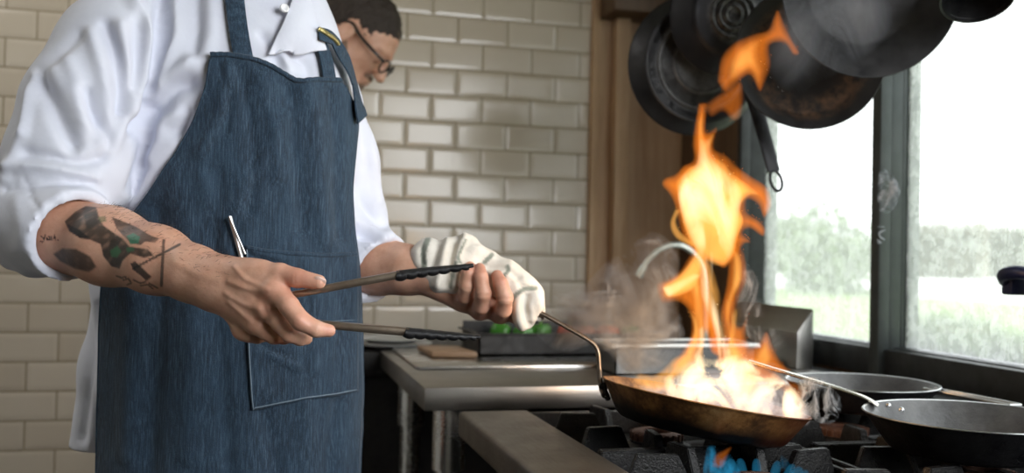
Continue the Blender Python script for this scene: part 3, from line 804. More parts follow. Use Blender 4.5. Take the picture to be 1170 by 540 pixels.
def mk_denim(name='indigo_denim'):
    t = NT(name); v = t.coord(scale=(1, 1, .045)); v2 = t.coord(); v3 = t.coord(scale=(1, 1, .5))
    st = t.noise(v, 620, 3, .75); gr = t.noise(v2, 650, 2, .6); big = t.noise(v3, 16, 4, .6)
    col = t.ramp(st, [(.34, (.003, .010, .022)), (.52, (.010, .030, .058)), (.70, (.058, .100, .150))])
    col = t.mix(t.ramp(big, [(.4, (0,)*3), (.75, (.5,)*3)]), col, (.022, .056, .097))
    col = t.mix(t.ramp(gr, [(.55, (0,)*3), (.8, (.35,)*3)]), col, (.09, .125, .16))
    t.bsdf(col, .85, 0, t.bump(t.math('ADD', st, gr), .35, .0015, t.bump(t.noise(v2, 38, 4), .25, .006)), Sheen_Weight=.1); return t.m
M_denim = mk_denim()
M_thread = simple('pale_blue_thread', (.10, .15, .20), (.17, .22, .27), .8, 0, 200)
M_trouser = mk_cloth('dark_trousers', (.012, .013, .018), (.022, .023, .03))
M_shoe = simple('black_leather_shoe', (.01, .01, .01), (.02, .02, .02), .4, 0, 30, .2)
def mk_hair():
    t = NT('dark_brown_hair'); v = t.coord(scale=(1, 1, 1)); nz = t.noise(v, 260, 5, .7, 2)
    t.bsdf(t.ramp(nz, [(.3, (.012, .008, .006)), (.7, (.05, .032, .022))]), .5, 0, t.bump(nz, .7, .004)); return t.m
M_hair = mk_hair()
M_bsh = simple('short_beard', (.13, .075, .05), (.28, .17, .12), .7, 0, 200, .6, 300)
M_glasses = simple('black_spectacle_plastic', (.01, .01, .01), (.02, .02, .02), .25)

# ---------------------------------------------------------------- heads and simple lower bodies
def add_head(root, ear, fwd, up, sc=1.0, glasses=False, beard=False):
    """returns skin (V,F); adds hair (and spectacles, beard) to root"""
    fwd = np.array(fwd, float); fwd /= np.linalg.norm(fwd); up = np.array(up, float); up -= fwd*(up@fwd); up /= np.linalg.norm(up); rt = np.cross(fwd, up)
    A = np.stack([rt, fwd, up])                       # rows: local axes
    L = lambda x, y, z: np.array(ear)+(rt*x+fwd*y+up*z)*sc
    c = L(0, 0, 0); s = SDF(c-.24, c+.24, .004)
    r3 = lambda *r: np.array(r)*sc
    s.d = s.ball(L(0, -.012, .048), r3(.076, .098, .085), A)
    s.add(s.ball(L(0, .038, .01), r3(.062, .062, .085), A), .02)
    s.add(s.chain([L(-.052, .01, -.045), L(-.02, .075, -.085), L(.02, .075, -.085), L(.052, .01, -.045)], [.022*sc, .02*sc, .02*sc, .022*sc], .01), .03)   # jaw
    s.add(s.cap(L(0, .05, -.05), L(0, .078, -.082), .035*sc, .02*sc), .02)
    s.add(s.chain([L(0, .094, .025), L(0, .112, -.008), L(0, .118, -.018)], [.009*sc, .012*sc, .013*sc], .006), .010)                      # nose
    for q in (-1, 1):
        s.add(s.ball(L(.013*q, .107, -.02), .009*sc), .006)
        s.add(s.cap(L(.012*q, .092, .034), L(.045*q, .08, .034), .008*sc, .007*sc), .012)                                                 # brow
        s.cut(s.ball(L(.031*q, .103, .012), .014*sc), .012)
        s.add(s.ball(L(.031*q, .083, .012), .013*sc), .003)                                                                           # eye
        e = s.ball(L(.078*q, -.008, 0), r3(.010, .021, .033), A); s.add(e, .006)
        s.cut(s.ball(L(.088*q, -.002, .002), r3(.007, .011, .018), A), .004)
    s.add(s.cap(L(-.018, .097, -.046), L(.018, .097, -.046), .008*sc, .008*sc), .006); s.add(s.cap(L(-.016, .096, -.056), L(.016, .096, -.056), .008*sc, .008*sc), .005)
    s.cut(s.cap(L(-.02, .107, -.051), L(.02, .107, -.051), .002, .002), .003)
    s.add(s.cap(L(0, -.03, -.04), L(0, -.055, -.16), .055*sc, .058*sc), .03)                                                             # neck
    V, F = s.mesh(2)
    h = SDF(c-.2, c+.2, .004)
    h.d = h.ball(L(0, -.014, .05), r3(.0785, .103, .092), A)
    h.add(h.cap(L(0, -.08, .02), L(0, -.075, -.045), .04*sc, .045*sc), .03)
    h.cut(h.ball(L(0, .125, -.01), r3(.13, .085, .095), A), .012)                                                                       # face stays clear
    for q in (-1, 1):
        h.cut(h.ball(L(.08*q, .0, -.004), r3(.034, .032, .044), A), .006)
        h.cut(h.ball(L(.07*q, .06, -.05), r3(.05, .06, .07), A), .006)
    h.cut(h.cap(L(0, -.02, -.14), L(0, .05, -.12), .07*sc, .08*sc), .01)
    hv, hf = h.mesh(1); hn = normals(hv, hf); hv = hv+hn*((vnoise(hv, 260, 3)*.0022+vnoise(hv, 90, 4)*.0015))[:, None]
    mesh_np('hair', hv, hf, M_hair, root)
    if beard:
        b = SDF(c-.2, c+.2, .004)
        b.d = b.chain([L(-.068, .005, -.02), L(-.056, .012, -.046), L(-.022, .078, -.088), L(.022, .078, -.088), L(.056, .012, -.046), L(.068, .005, -.02)], [.009*sc, .0235*sc, .022*sc, .022*sc, .0235*sc, .009*sc], .01)
        b.add(b.cap(L(-.022, .096, -.038), L(.022, .096, -.038), .0082*sc, .0082*sc), .006)
        b.add(b.cap(L(0, .086, -.07), L(0, .08, -.09), .02*sc, .02*sc), .01)
        mesh_np('beard', *b.mesh(1), M_bsh, root)
    if glasses:
        g = bpy.data.objects.new('spectacles', None); COL.objects.link(g); g.location = L(0, .11, .012); g.parent = root; g.matrix_parent_inverse = Matrix.Translation(-Vector(root.location)); g.empty_display_size = .02
        bm = bmesh.new()
        for q in (-1, 1):
            lp = [L(.033*q+.025*math.cos(a)*(1 if abs(math.cos(a)) < .7 else .98), .116-.1*(.033*q+.025*math.cos(a))**2/.05, .010+.018*math.sin(a)) for a in np.linspace(0, 2*math.pi, 25)]
            sweep(bm, lp, .0026*sc, .0026*sc, fwd, 8, cap=False)
        sweep(bm, [L(-.009, .117, .014), L(0, .119, .016), L(.009, .117, .014)], .002, .002, fwd, 8)
        me = bpy.data.meshes.new('rims'); bm.to_mesh(me); bm.free()
        k = link('rims', me, M_glasses, None, True); k.parent = g; k.location = -Vector(g.location) if False else (0, 0, 0); k.matrix_parent_inverse = Matrix.Translation(-Vector(g.location))
        for q in (-1, 1):
            bm = bmesh.new(); sweep(bm, smoothpath([L(.058*q, .112, .016), L(.077*q, .085, .016), L(.083*q, .03, .018), L(.084*q, -.005, .026), L(.084*q, -.03, .012)], 30), .002*sc, .0042*sc, up, 10)
            me = bpy.data.meshes.new('temple'); bm.to_mesh(me); bm.free(); k = link('temple', me, M_glasses, None, True); k.parent = g; k.matrix_parent_inverse = Matrix.Translation(-Vector(g.location))
    return V, F
def joinm(parts):
    vs, fs, o = [], [], 0
    for V, F in parts: vs.append(V); fs.append(F+o); o += len(V)
    return np.concatenate(vs), np.concatenate(fs)
def legs(root, hip, rt, fwd, hz=.95, trouser_r=(.085, .06, .055), body=True):
    """trousers and shoes as children, bare legs for the body mesh"""
    hip = np.array(hip); rt = np.array(rt); fwd = np.array(fwd); skin = []
    t = SDF(np.array([hip[0]-.36, hip[1]-.36, .03]), np.array([hip[0]+.36, hip[1]+.36, hz+.12]), .008)
    b = SDF(np.array([hip[0]-.36, hip[1]-.36, .03]), np.array([hip[0]+.36, hip[1]+.36, hz+.12]), .01)
    t.d = t.cap(hip-rt*.06, hip+rt*.06, trouser_r[0]*1.3, trouser_r[0]*1.3); b.d = b.cap(hip-rt*.06, hip+rt*.06, .09, .09)
    for q in (-1, 1):
        a = hip+rt*.085*q; k = hip+rt*.105*q+fwd*.02; k[2] = .5; f = hip+rt*.12*q-fwd*.0; f[2] = .09
        t.add(t.chain([a, k, f-[0, 0, .03]], [trouser_r[0], trouser_r[1], trouser_r[2]], .02), .02); b.add(b.chain([a, k, f], [.075, .048, .034], .02), .02)
        s = SDF(np.array([f[0]-.25, f[1]-.25, -.02]), np.array([f[0]+.25, f[1]+.25, .16]), .006)
        s.d = s.chain([f+[0, 0, -.04]-fwd*.03, f+[0, 0, -.045]+fwd*.09, f+[0, 0, -.055]+fwd*.17], [.045, .042, .036], .02); s.add(s.cap(f+[0, 0, -.02], f+[0, 0, .03], .043, .04), .02)
        s.d = np.maximum(s.d, .001-s.p[..., 2])
        mesh_np('shoe', *s.mesh(1), M_shoe, root)
    mesh_np('trousers', *t.mesh(2), M_trouser, root)
    return b.mesh(2)

# ================================================================ the chef in front
ZT = 1.45
CH = np.array([P(258, 300, ZT)[0], P(258, 300, ZT)[1], 0.0])
body_parts = []
rows = [(-45, 272, 66), (0, 262, 92), (40, 256, 118), (100, 252, 146), (200, 255, 147), (300, 258, 144), (420, 260, 143), (540, 260, 143), (700, 260, 140), (860, 258, 132)]
tp_ = [P(c, y, ZT) for y, c, h in rows]; tr_ = [h*ZT/FPX for y, c, h in rows]
def torso_field(s, a, b, grow=0, sq=1.42):
    return s.chain(tp_[a:b], [r+grow for r in tr_[a:b]], .03, CF-CU*CF.dot(CU), sq)
lo_ = np.array([-.62, 1.0, .2]); hi_ = np.array([.36, 1.85, 1.78])
form = SDF((-.50, 1.15, .25), (.32, 1.80, 1.70), .009)
form.d = torso_field(form, 0, 10)
FV, FF = form.mesh(6); FB = bvh_of(FV, FF)

# --- bare arms and hands
def build_right_arm():
    s = SDF(P(20, 385, 1.03)-[.06, .15, .06], P(375, 215, 1.28)+[.06, .12, .05], .0019) if False else None
    pts = np.array([P(30, 262, 1.26), P(385, 378, 1.05), P(245, 322, 1.13), P(300, 392, 1.13), P(130, 240, 1.2)])
    s = SDF(pts.min(0)-.055, pts.max(0)+.055, .002)
    wr = P(247, 324, 1.13)
    arm = s.chain([P(46, 263, 1.252), P(78, 268, 1.235), P(125, 281, 1.205), P(180, 297, 1.17), P(222, 313, 1.142), P(247, 323, 1.128)],
                  [.040, .0465, .0465, .0385, .0305, .0285], .02)
    palm = s.cap(P(250, 318, 1.12), P(284, 318, 1.10), .0235, .021)
    palm = smin(palm, s.cap(P(250, 330, 1.125), P(290, 352, 1.108), .025, .022), .012)
    M_ = {'i': P(314, 330, 1.082), 'm': P(306, 351, 1.088), 'r': P(294, 367, 1.10), 'p': P(279, 375, 1.118)}
    for k, rr in (('i', .0155), ('m', .0155), ('r', .015), ('p', .0135)):
        palm = smin(palm, s.cap(P(262, 328, 1.115), M_[k], .02, rr), .010)
    palm = smin(palm, s.cap(P(262, 312, 1.115), P(299, 311, 1.092), .016, .0135), .012)
    base = smin(arm, palm, .02)
    for k in 'imrp': base = smin(base, s.ball(np.array(M_[k])-CF*.004, .0118), .006)
    fing = [([P(296, 312, 1.093), P(320, 312, 1.083), P(340, 317.5, 1.075), P(364, 322, 1.070)], [.0135, .0115, .0106, .0082]),
            ([M_['i'], P(330, 349, 1.064), P(343, 366, 1.058), P(361, 375.5, 1.060), P(376, 377.5, 1.066)], [.0125, .0112, .0108, .0092, .0072]),
            ([M_['m'], P(320, 368, 1.078), P(331, 381, 1.076), P(343, 386, 1.084), P(350, 386.5, 1.094)], [.012, .0106, .0098, .0084, .0072]),
            ([M_['r'], P(304, 378, 1.094), P(313, 383.5, 1.094), P(325, 385, 1.106), P(331, 383, 1.118)], [.0115, .0098, .0092, .008, .0072]),
            ([M_['p'], P(287, 382, 1.113), P(294, 384, 1.116), P(302, 383, 1.128), P(306, 379, 1.14)], [.0105, .0088, .0082, .0073, .0065])]
    tot = base
    for fp_, fr in fing:
        tot = np.minimum(tot, smin(base, s.chain(fp_, fr, .003), .007))
    s.d = tot
    V, F = s.mesh(1)
    st = [([(262, 322), (285, 330), (300, 332)], .0016, 3), ([(258, 335), (280, 348), (296, 352)], .0014, 3), ([(268, 305), (280, 318), (296, 326), (306, 330)], .0015, 2.6), ([(262, 345), (276, 358), (286, 366)], .0013, 3),
          ([(292, 340), (300, 345), (304, 356)], -.0022, 4), ([(312, 342), (306, 352)], .0012, 4), ([(306, 362), (300, 370)], -.0016, 3.5), ([(322, 338), (330, 352), (345, 374)], .0008, 6), ([(340, 363), (350, 371)], .0012, 4),
          ([(337, 312), (336, 322)], -.0007, 1.6), ([(333, 311), (332, 322)], -.0005, 1.4), ([(200, 300), (225, 312), (250, 320)], .0012, 5), ([(120, 262), (160, 275), (200, 288)], .001, 8)]
    V = folds(V, F, st)
    return V, F
def build_left_arm():
    pts = np.array([P(395, 290, 1.52), P(610, 380, 1.36), P(500, 290, 1.48), P(600, 300, 1.36), P(520, 370, 1.48)])
    s = SDF(pts.min(0)-.05, pts.max(0)+.05, .002)
    arm = s.chain([P(402, 300, 1.505), P(435, 304, 1.48), P(465, 308, 1.455), P(497, 314, 1.435)], [.045, .041, .0345, .0285], .02)
    M_ = {'p': P(529, 345, 1.432), 'r': P(548, 355, 1.432), 'm': P(571, 359, 1.430), 'i': P(592, 360, 1.432)}
    palm = s.cap(P(500, 318, 1.435), P(522, 335, 1.438), .026, .022)
    for k in 'prmi': palm = smin(palm, s.cap(P(508, 324, 1.44), M_[k], .02, .0125), .010)
    base = smin(arm, palm, .02)
    fing = [([M_['p'], P(531, 338, 1.402), P(533, 326, 1.388), P(535, 312, 1.386), P(537, 305, 1.394)], [.0118, .0112, .0108, .0102, .0085]),
            ([M_['r'], P(550, 349, 1.398), P(552, 335, 1.380), P(549, 316, 1.380), P(548, 307, 1.389)], [.0128, .0122, .0116, .0108, .0088]),
            ([M_['m'], P(575, 353, 1.396), P(577, 340, 1.380), P(572, 324, 1.380), P(568, 315, 1.390)], [.0130, .0125, .0118, .0108, .0088]),
            ([M_['i'], P(597, 354, 1.425), P(598, 344, 1.425), P(594, 336, 1.428), P(588, 330, 1.432)], [.0125, .0115, .011, .010, .0085]),
            ([P(510, 312, 1.462), P(535, 308, 1.468), P(558, 314, 1.462), P(580, 324, 1.452)], [.016, .0135, .012, .0095])]
    tot = base
    for fp_, fr in fing: tot = np.minimum(tot, smin(base, s.chain(fp_, fr, .003), .007))
    s.d = tot; V, F = s.mesh(1)
    return (folds(V, F, [([(532, 330), (540, 330)], -.0008, 1.5), ([(544, 337), (560, 337)], -.0009, 1.6), ([(566, 341), (584, 341)], -.0009, 1.6), ([(430, 285), (470, 296)], .0012, 6)]), F)
RA = build_right_arm(); LA = build_left_arm()
chef = None
# hidden core: trunk, neck, upper arms
core = SDF(lo_, (.36, 1.85, 1.78), .009)
core.d = torso_field(core, 0, 7, -.03)
core.add(core.chain([P(160, 40, 1.37), P(95, 150, 1.31), P(36, 258, 1.262)], [.055, .052, .044], .02), .03)
core.add(core.chain([P(350, 70, 1.5), P(388, 180, 1.515), P(402, 296, 1.505)], [.042, .042, .042], .02), .03)
chef = empty('person', CH)
T(chef, 'person in white shirt and blue denim apron, holding tongs and a pan over the stove', 'person')
face = CR*.62-CF*.78; face = face/np.linalg.norm(face); side = np.cross(face, np.array([0, 0, 1.0])); side /= np.linalg.norm(side)
HV = add_head(chef, P(292, -150, 1.42), face-CU*.45, CU+face*.45)
hipc = np.array([CH[0], CH[1], .93])
LG = legs(chef, hipc+np.array([CF[0], CF[1], 0])*.03, np.array([side[0], side[1], 0])*.8, np.array([face[0], face[1], 0]), .93, (.07, .055, .05))
bV, bF = joinm([RA, LA, core.mesh(2), HV, LG])
chef_body = mesh_np('body', bV, bF, M_skin, chef)
# marks on the skin: tattoos of the right forearm, redder knuckles
mk = np.zeros((len(bV), 4), np.float32); nra = len(RA[0])
q = pix(RA[0])[:, :2]; nn_ = ((CAM-RA[0])*normals(*RA)).sum(1) > 0
c5 = lambda pts: [(30+a/3.6, 220+b/3.6) for a, b in pts]
def blot(poly, col, al, soft=1.2, speck=0, seed=1):
    poly = c5(poly); ins = inside_poly(q, poly); d = dist_poly(q, poly+poly[:1]); f = np.where(ins, np.clip(d/soft+.55, 0, 1), np.clip(.55-d/soft, 0, 1))
    if speck: f = f*np.clip(1.0+.7*speck*vnoise(RA[0], 420, seed, 2), .25, 1)
    f = f*nn_*al; mk[:nra, :3] = np.where(f[:, None] > .02, (mk[:nra, :3]*mk[:nra, 3:4]*(1-f[:, None])+np.array(col)*f[:, None])/np.maximum(mk[:nra, 3:4]*(1-f[:, None])+f[:, None], 1e-4), mk[:nra, :3]); mk[:nra, 3] = mk[:nra, 3]*(1-f)+f
def line(pts, w, col, al):
    pts = c5(pts); d = dist_poly(q, pts); f = np.clip((w/3.6-d)/.7+.3, 0, 1)*nn_*al
    mk[:nra, :3] = np.where(f[:, None] > .02, np.array(col), mk[:nra, :3]); mk[:nra, 3] = np.maximum(mk[:nra, 3], f)
INK = (.010, .010, .011); INK2 = (.016, .018, .015)
blot([(158, 118), (200, 80), (245, 55), (288, 60), (300, 105), (318, 135), (360, 165), (398, 190), (425, 222), (500, 232), (524, 258), (486, 268), (428, 250), (396, 280), (384, 312), (352, 304), (318, 262), (306, 212), (268, 195), (222, 188), (176, 158)], INK2, .9, 1.5, .35, 3)
blot([(170, 130), (215, 150), (260, 185), (225, 188), (178, 158)], INK, .9)
blot([(235, 90), (285, 85), (300, 140), (250, 150)], INK, .55, 2, .4, 5)
blot([(310, 205), (360, 190), (420, 230), (380, 300), (350, 300), (315, 255)], INK, .5, 2, .5, 8)
blot([(352, 100), (385, 112), (448, 138), (512, 176), (548, 188), (530, 206), (490, 200), (470, 215), (430, 208), (408, 186), (372, 148)], INK, .82, 1.2, .3, 4)
blot([(412, 178), (440, 166), (468, 182), (462, 208), (428, 212)], (.02, .16, .09), .9)
blot([(345, 238), (375, 218), (392, 240), (372, 268), (350, 262)], (.03, .15, .06), .8)
blot([(296, 100), (325, 96), (330, 118), (304, 122)], (.10, .15, .06), .6)
blot([(410, 225), (440, 222), (445, 240), (415, 245)], (.03, .14, .07), .7)
blot([(112, 252), (150, 228), (205, 232), (262, 262), (288, 305), (258, 326), (200, 312), (140, 282)], INK, .86, 2.5, .15, 6)
line([(440, 312), (520, 270), (632, 212)], 6, INK2, .85); line([(566, 196), (560, 290), (556, 382)], 7, INK, .8)
blot([(428, 290), (448, 282), (516, 346), (496, 364), (470, 340), (440, 318)], INK, .9)
for p_ in ([(60, 180), (72, 186), (70, 200)], [(78, 172), (76, 186), (66, 204), (58, 200)], [(84, 190), (94, 178), (98, 192), (86, 196), (84, 188)], [(102, 178), (104, 192), (114, 190), (116, 176)], [(118, 178), (120, 192)], [(128, 192), (131, 194)]): line(p_, 3.4, INK, .9)
for p_ in ([(372, 342), (392, 350), (410, 345)], [(400, 360), (420, 352), (432, 372), (415, 378)], [(440, 358), (470, 372), (490, 366)], [(470, 382), (500, 378), (520, 394)], [(505, 372), (540, 392)]): line(p_, 4.5, INK2, .75)
# warmer fingers and knuckles
Qb = pix(bV)[:, :2]; arms = np.arange(len(bV)) < nra+len(LA[0])
for (cx, cy, rad, al) in ((340, 322, 26, .35), (308, 338, 14, .22), (345, 368, 14, .3), (376, 378, 9, .35), (304, 356, 12, .2), (545, 305, 14, .35), (570, 318, 12, .35), (560, 355, 22, .2)):
    f = np.exp(-((Qb-[cx, cy])**2).sum(1)/rad**2)*al*arms; up_ = f > mk[:, 3]
    mk[up_, :3] = (.55, .17, .12); mk[up_, 3] = f[up_]
paint(chef_body, 'marks', bV, mk)
# fine dark hair along the top of the tattooed forearm
rr = np.random.RandomState(5); RN = normals(*RA); qa = pix(RA[0]); cand = np.nonzero((qa[:, 0] > 110) & (qa[:, 0] < 262) & (RN@CU > .15))[0]
bm = bmesh.new(); along = P(250, 318, 1.13)-P(100, 275, 1.22); along /= np.linalg.norm(along)
for k in rr.choice(cand, 420, replace=False):
    p = RA[0][k]; n = RN[k]; d = n*.55+along*(.7+.3*rr.rand())+rr.randn(3)*.25; d /= np.linalg.norm(d); L_ = .005+.006*rr.rand(); s_ = np.cross(d, rr.randn(3)); s_ /= np.linalg.norm(s_); w_ = .00017; t_ = np.cross(d, s_)
    m_ = p+d*L_*.6+along*.0006; e_ = p+d*L_+along*.002
    a_ = [bm.verts.new(p+w_*(s_*math.cos(q_)+t_*math.sin(q_))) for q_ in (0, 2.09, 4.19)]; b_ = [bm.verts.new(m_+w_*.8*(s_*math.cos(q_)+t_*math.sin(q_))) for q_ in (0, 2.09, 4.19)]; e_ = bm.verts.new(e_)
    for i in range(3): bm.faces.new((a_[i], a_[(i+1) % 3], b_[(i+1) % 3], b_[i])); bm.faces.new((b_[i], b_[(i+1) % 3], e_))
ah = frombm('arm_hair', bm, M_hair, chef, True); ah['kind'] = 'stuff'
# nails
M_nail = simple('fingernail', (.62, .40, .33), (.68, .46, .38), .3, 0, 60)
for (a, b, w) in ((P(363, 318.8, 1.064), P(369.5, 321, 1.066), .0042), (P(373, 375, 1.062), P(379.5, 378, 1.064), .0042), (P(346, 385.5, 1.088), P(352, 387.5, 1.092), .0045)):
    s = SDF(np.minimum(a, b)-.012, np.maximum(a, b)+.012, .001); s.d = s.cap(a, b, w, w*.85, CF+CU*.4, 2.6); mesh_np('fingernail', *s.mesh(2), M_nail, chef)

# --- the shirt: trunk and rolled sleeves in one piece of cloth
sh = SDF((-.62, 1.0, .78), (.36, 1.85, 1.62), .0052)
sh.d = torso_field(sh, 0, 7, .002)
# tail flaring at the back hem
sh.add(sh.chain([P(150, 330, 1.50), P(140, 420, 1.51), P(128, 520, 1.52)], [.05, .060, .066], .02), .04)
sh.d = np.maximum(sh.d, -((sh.p-np.array(P(90, 511, 1.5), np.float32))@np.array(CU, np.float32)))
RS = [P(178, 22, 1.39), P(138, 60, 1.355), P(100, 125, 1.32), P(78, 190, 1.285), P(52, 240, 1.262)]
sh.add(sh.chain(RS, [.074, .079, .079, .078, .066], .03), .012)
# left sleeve
sh.add(sh.chain([P(334, 76, 1.49), P(366, 114, 1.51), P(386, 185, 1.515), P(395, 255, 1.51), P(404, 290, 1.505)], [.054, .058, .060, .061, .055], .02), .02)
# rolled cuffs with open ends
def cuff(s, a, b, ra, rb, inner, lip):
    d = np.array(b)-np.array(a); d /= np.linalg.norm(d)
    c = s.cap(a, np.array(b)+d*.05, ra, rb)
    c = np.maximum(c, ((s.p-np.array(b, np.float32))@d.astype(np.float32)))
    s.add(c, .014)
    s.d = np.where(((s.p-np.array(b, np.float32))@d.astype(np.float32) > 0) & (s.cap(a, np.array(b)+d*.06, ra*1.25, rb*1.25) < 0), np.maximum(s.d, ((s.p-np.array(b, np.float32))@d.astype(np.float32))), s.d)
    s.cut(s.cap(np.array(a)+d*.02, np.array(b)+d*.1, inner*.8, inner), .004)
cuff(sh, P(36, 246, 1.262), P(86, 270, 1.208), .066, .0585, .0515, 0)
sh.add(sh.chain([P(18, 292, 1.262), P(34, 300, 1.255), P(56, 304, 1.25)], [.020, .013, .008], .01), .012)
sh.add(sh.cap(P(30, 260, 1.262), P(44, 290, 1.245), .052, .026), .02)
cuff(sh, P(405, 288, 1.508), P(436, 309, 1.472), .060, .0585, .0525, 0)
sV, sF = sh.mesh(2)
strokes = [([(186, -10), (184, 30), (178, 65), (172, 95), (166, 116)], -.013, 7), ([(152, -5), (168, 30), (172, 60), (164, 95), (150, 128)], .008, 9), ([(160, 20), (157, 60), (153, 100)], -.007, 7),
           ([(200, 0), (202, 40), (190, 70), (178, 92)], .007, 9), ([(138, 30), (146, 85), (140, 135), (128, 165)], .007, 8), ([(120, 30), (132, 62), (139, 98), (136, 128)], -.009, 7),
           ([(105, 40), (118, 90), (122, 130), (118, 160)], .006, 8), ([(98, 105), (104, 130), (118, 150), (124, 165)], -.008, 6), ([(78, 70), (92, 110), (98, 150)], .005, 9),
           ([(40, 86), (34, 115), (27, 152)], .008, 5), ([(44, 92), (60, 120), (70, 140), (84, 165)], -.009, 9), ([(60, 80), (80, 110), (92, 140)], .004, 10),
           ([(90, 40), (70, 60), (46, 80)], -.005, 7), ([(28, 175), (60, 180), (90, 186), (118, 180)], -.007, 6), ([(12, 190), (50, 190), (85, 196), (108, 204)], .006, 7), ([(22, 158), (14, 180), (4, 205)], .005, 7),
           ([(218, 72), (200, 88), (178, 112)], .010, 9), ([(216, 95), (198, 100), (176, 122), (156, 146)], -.012, 10), ([(206, 130), (188, 142), (184, 160), (172, 180)], .008, 8), ([(214, 130), (208, 150)], -.008, 6),
           ([(170, 160), (160, 190), (150, 215)], -.006, 7), ([(196, 165), (176, 195), (150, 228)], .005, 8),
           ([(225, 0), (226, 30), (222, 60)], -.005, 8), ([(240, 0), (240, 40), (234, 62)], .004, 9),
           ([(28, 205), (36, 225), (46, 245), (55, 262)], -.0022, 1.8), ([(5, 215), (60, 207), (105, 208)], -.004, 4), ([(70, 225), (84, 240)], .003, 8), ([(20, 230), (24, 262), (20, 285)], .003, 9),
           ([(400, 90), (412, 140), (420, 190)], -.004, 6), ([(412, 110), (424, 170), (432, 230)], .004, 6), ([(405, 210), (420, 240), (438, 258)], -.006, 6), ([(402, 250), (425, 262), (445, 266)], .005, 6), ([(408, 268), (430, 274)], -.006, 5), ([(400, 285), (420, 280), (450, 272)], .003, 5), ([(410, 315), (418, 338)], .004, 6),
           ([(112, 350), (104, 420), (94, 500)], -.005, 6), ([(118, 380), (110, 440), (106, 505)], .004, 6),
           ([(372, 45), (392, 80), (402, 110)], -.003, 6), ([(330, 60), (350, 75), (352, 90)], -.004, 6), ([(300, 40), (312, 58), (318, 75)], -.005, 5), ([(325, 66), (330, 80)], .004, 5)]
sV = folds(sV, sF, [(p_, a_*1.35, w_) for p_, a_, w_ in strokes])
AP_L = [(243, 66), (238, 100), (224, 140), (202, 180), (175, 220), (152, 252), (134, 285), (124, 320), (121, 380), (121, 450), (119, 540), (119, 700)]
AP_R = [(383, 94), (396, 116), (402, 140), (400, 170), (396, 215), (398, 260), (403, 300), (406, 380), (407, 450), (404, 540), (402, 700)]
N_ = normals(sV, sF); qs = pix(sV)[:, :2]
under = inside_poly(qs, AP_L+AP_R[::-1]) & (((CAM-sV)*N_).sum(1) > 0)
dis = vnoise(sV*np.array([1, 1, .6]), 38, 11, 3)*.0022
sV = sV+N_*(np.where(under, 0, dis))[:, None]
shirt = mesh_np('shirt', sV, sF, M_shirt, chef)
sub = shirt.modifiers.new('smooth', 'SUBSURF'); sub.levels = 0; sub.render_levels = 1

# --- the apron
def interp_y(pl, y):
    pl = np.array(pl); return np.interp(y, pl[:, 1], pl[:, 0])
def smooth_grid(G, it):
    for k in range(it):
        H = G.copy(); H[1:-1, 1:-1] = .5*G[1:-1, 1:-1]+.125*(G[:-2, 1:-1]+G[2:, 1:-1]+G[1:-1, :-2]+G[1:-1, 2:])
        H[1:-1, 0] = .5*G[1:-1, 0]+.25*(G[:-2, 0]+G[2:, 0]); H[1:-1, -1] = .5*G[1:-1, -1]+.25*(G[:-2, -1]+G[2:, -1]); H[0, 1:-1] = .5*G[0, 1:-1]+.25*(G[0, :-2]+G[0, 2:]); G = H
    return G
def grid_faces(nv, nu):
    i = np.arange(nv-1)[:, None]*nu+np.arange(nu-1)[None]; i = i.ravel()
    return np.stack([i, i+1, i+nu+1, i+nu], -1)[:, ::-1]
TOP = np.array([(243, 66), (262, 66), (287, 70), (306, 77), (322, 86), (338, 94), (360, 93), (383, 94)], float)
def cloth_patch(L, R, y0l, y1, y0r, top, nu, nv, off, base, cx=260, it=8, y1r=None):
    G = np.zeros((nv, nu, 3))
    tt = smoothpath(top, nu) if top is not None else None
    for i in range(nv):
        v = i/(nv-1); yl = y0l+v*(y1-y0l); yr = y0r+v*((y1r or y1)-y0r)
        l = np.array([interp_y(L, yl), yl]); r = np.array([interp_y(R, yr), yr])
        for j in range(nu):
            u = j/(nu-1); p = l+(r-l)*u
            if tt is not None:
                l0 = np.array([interp_y(L, y0l), y0l]); r0 = np.array([interp_y(R, y0r), y0r])
                p = p+(tt[j]-(l0+(r0-l0)*u))*max(0, 1-v/.25)**2*(1+2*v/.25) if v < .25 else p
            h, n = shoot(base, p[0], p[1], off, cx)
            G[i, j] = h if h is not None else G[max(i-1, 0), j]
    return smooth_grid(G, it)
G = cloth_patch(AP_L, AP_R, 66, 700, 94, TOP, 110, 230, .0105, FB, it=10)
ap_folds = [([(262, 80), (250, 130), (230, 175)], .004, 7), ([(275, 80), (285, 130), (290, 190), (285, 240)], -.005, 8), ([(300, 90), (312, 140), (318, 200)], .004, 9), ([(330, 100), (335, 150), (340, 210), (345, 260)], -.006, 9),
            ([(352, 100), (362, 150), (366, 220), (370, 275)], .005, 9), ([(376, 105), (384, 160), (384, 220), (388, 270)], -.005, 7), ([(250, 75), (262, 110), (258, 150)], -.003, 6),
            ([(200, 200), (215, 280), (220, 380), (215, 520)], .005, 14), ([(180, 240), (180, 330), (176, 430), (172, 540)], -.006, 12), ([(150, 270), (148, 380), (146, 520)], .005, 11), ([(250, 200), (245, 300), (252, 420), (262, 540)], -.004, 10),
            ([(300, 470), (310, 510), (315, 560)], -.005, 10), ([(350, 462), (352, 510), (350, 560)], .005, 10), ([(385, 460), (380, 500), (375, 560)], -.006, 8), ([(330, 130), (300, 180), (270, 230)], .003, 10), ([(230, 200), (250, 250), (262, 290)], .003, 8)]
aV = G.reshape(-1, 3); aF = grid_faces(230, 110); aV = folds(aV, aF, ap_folds)
aV = aV+normals(aV, aF)*(vnoise(aV*np.array([1, 1, .35]), 45, 5, 3)*.0022)[:, None]
apron = mesh_np('apron', aV, aF, M_denim, chef)
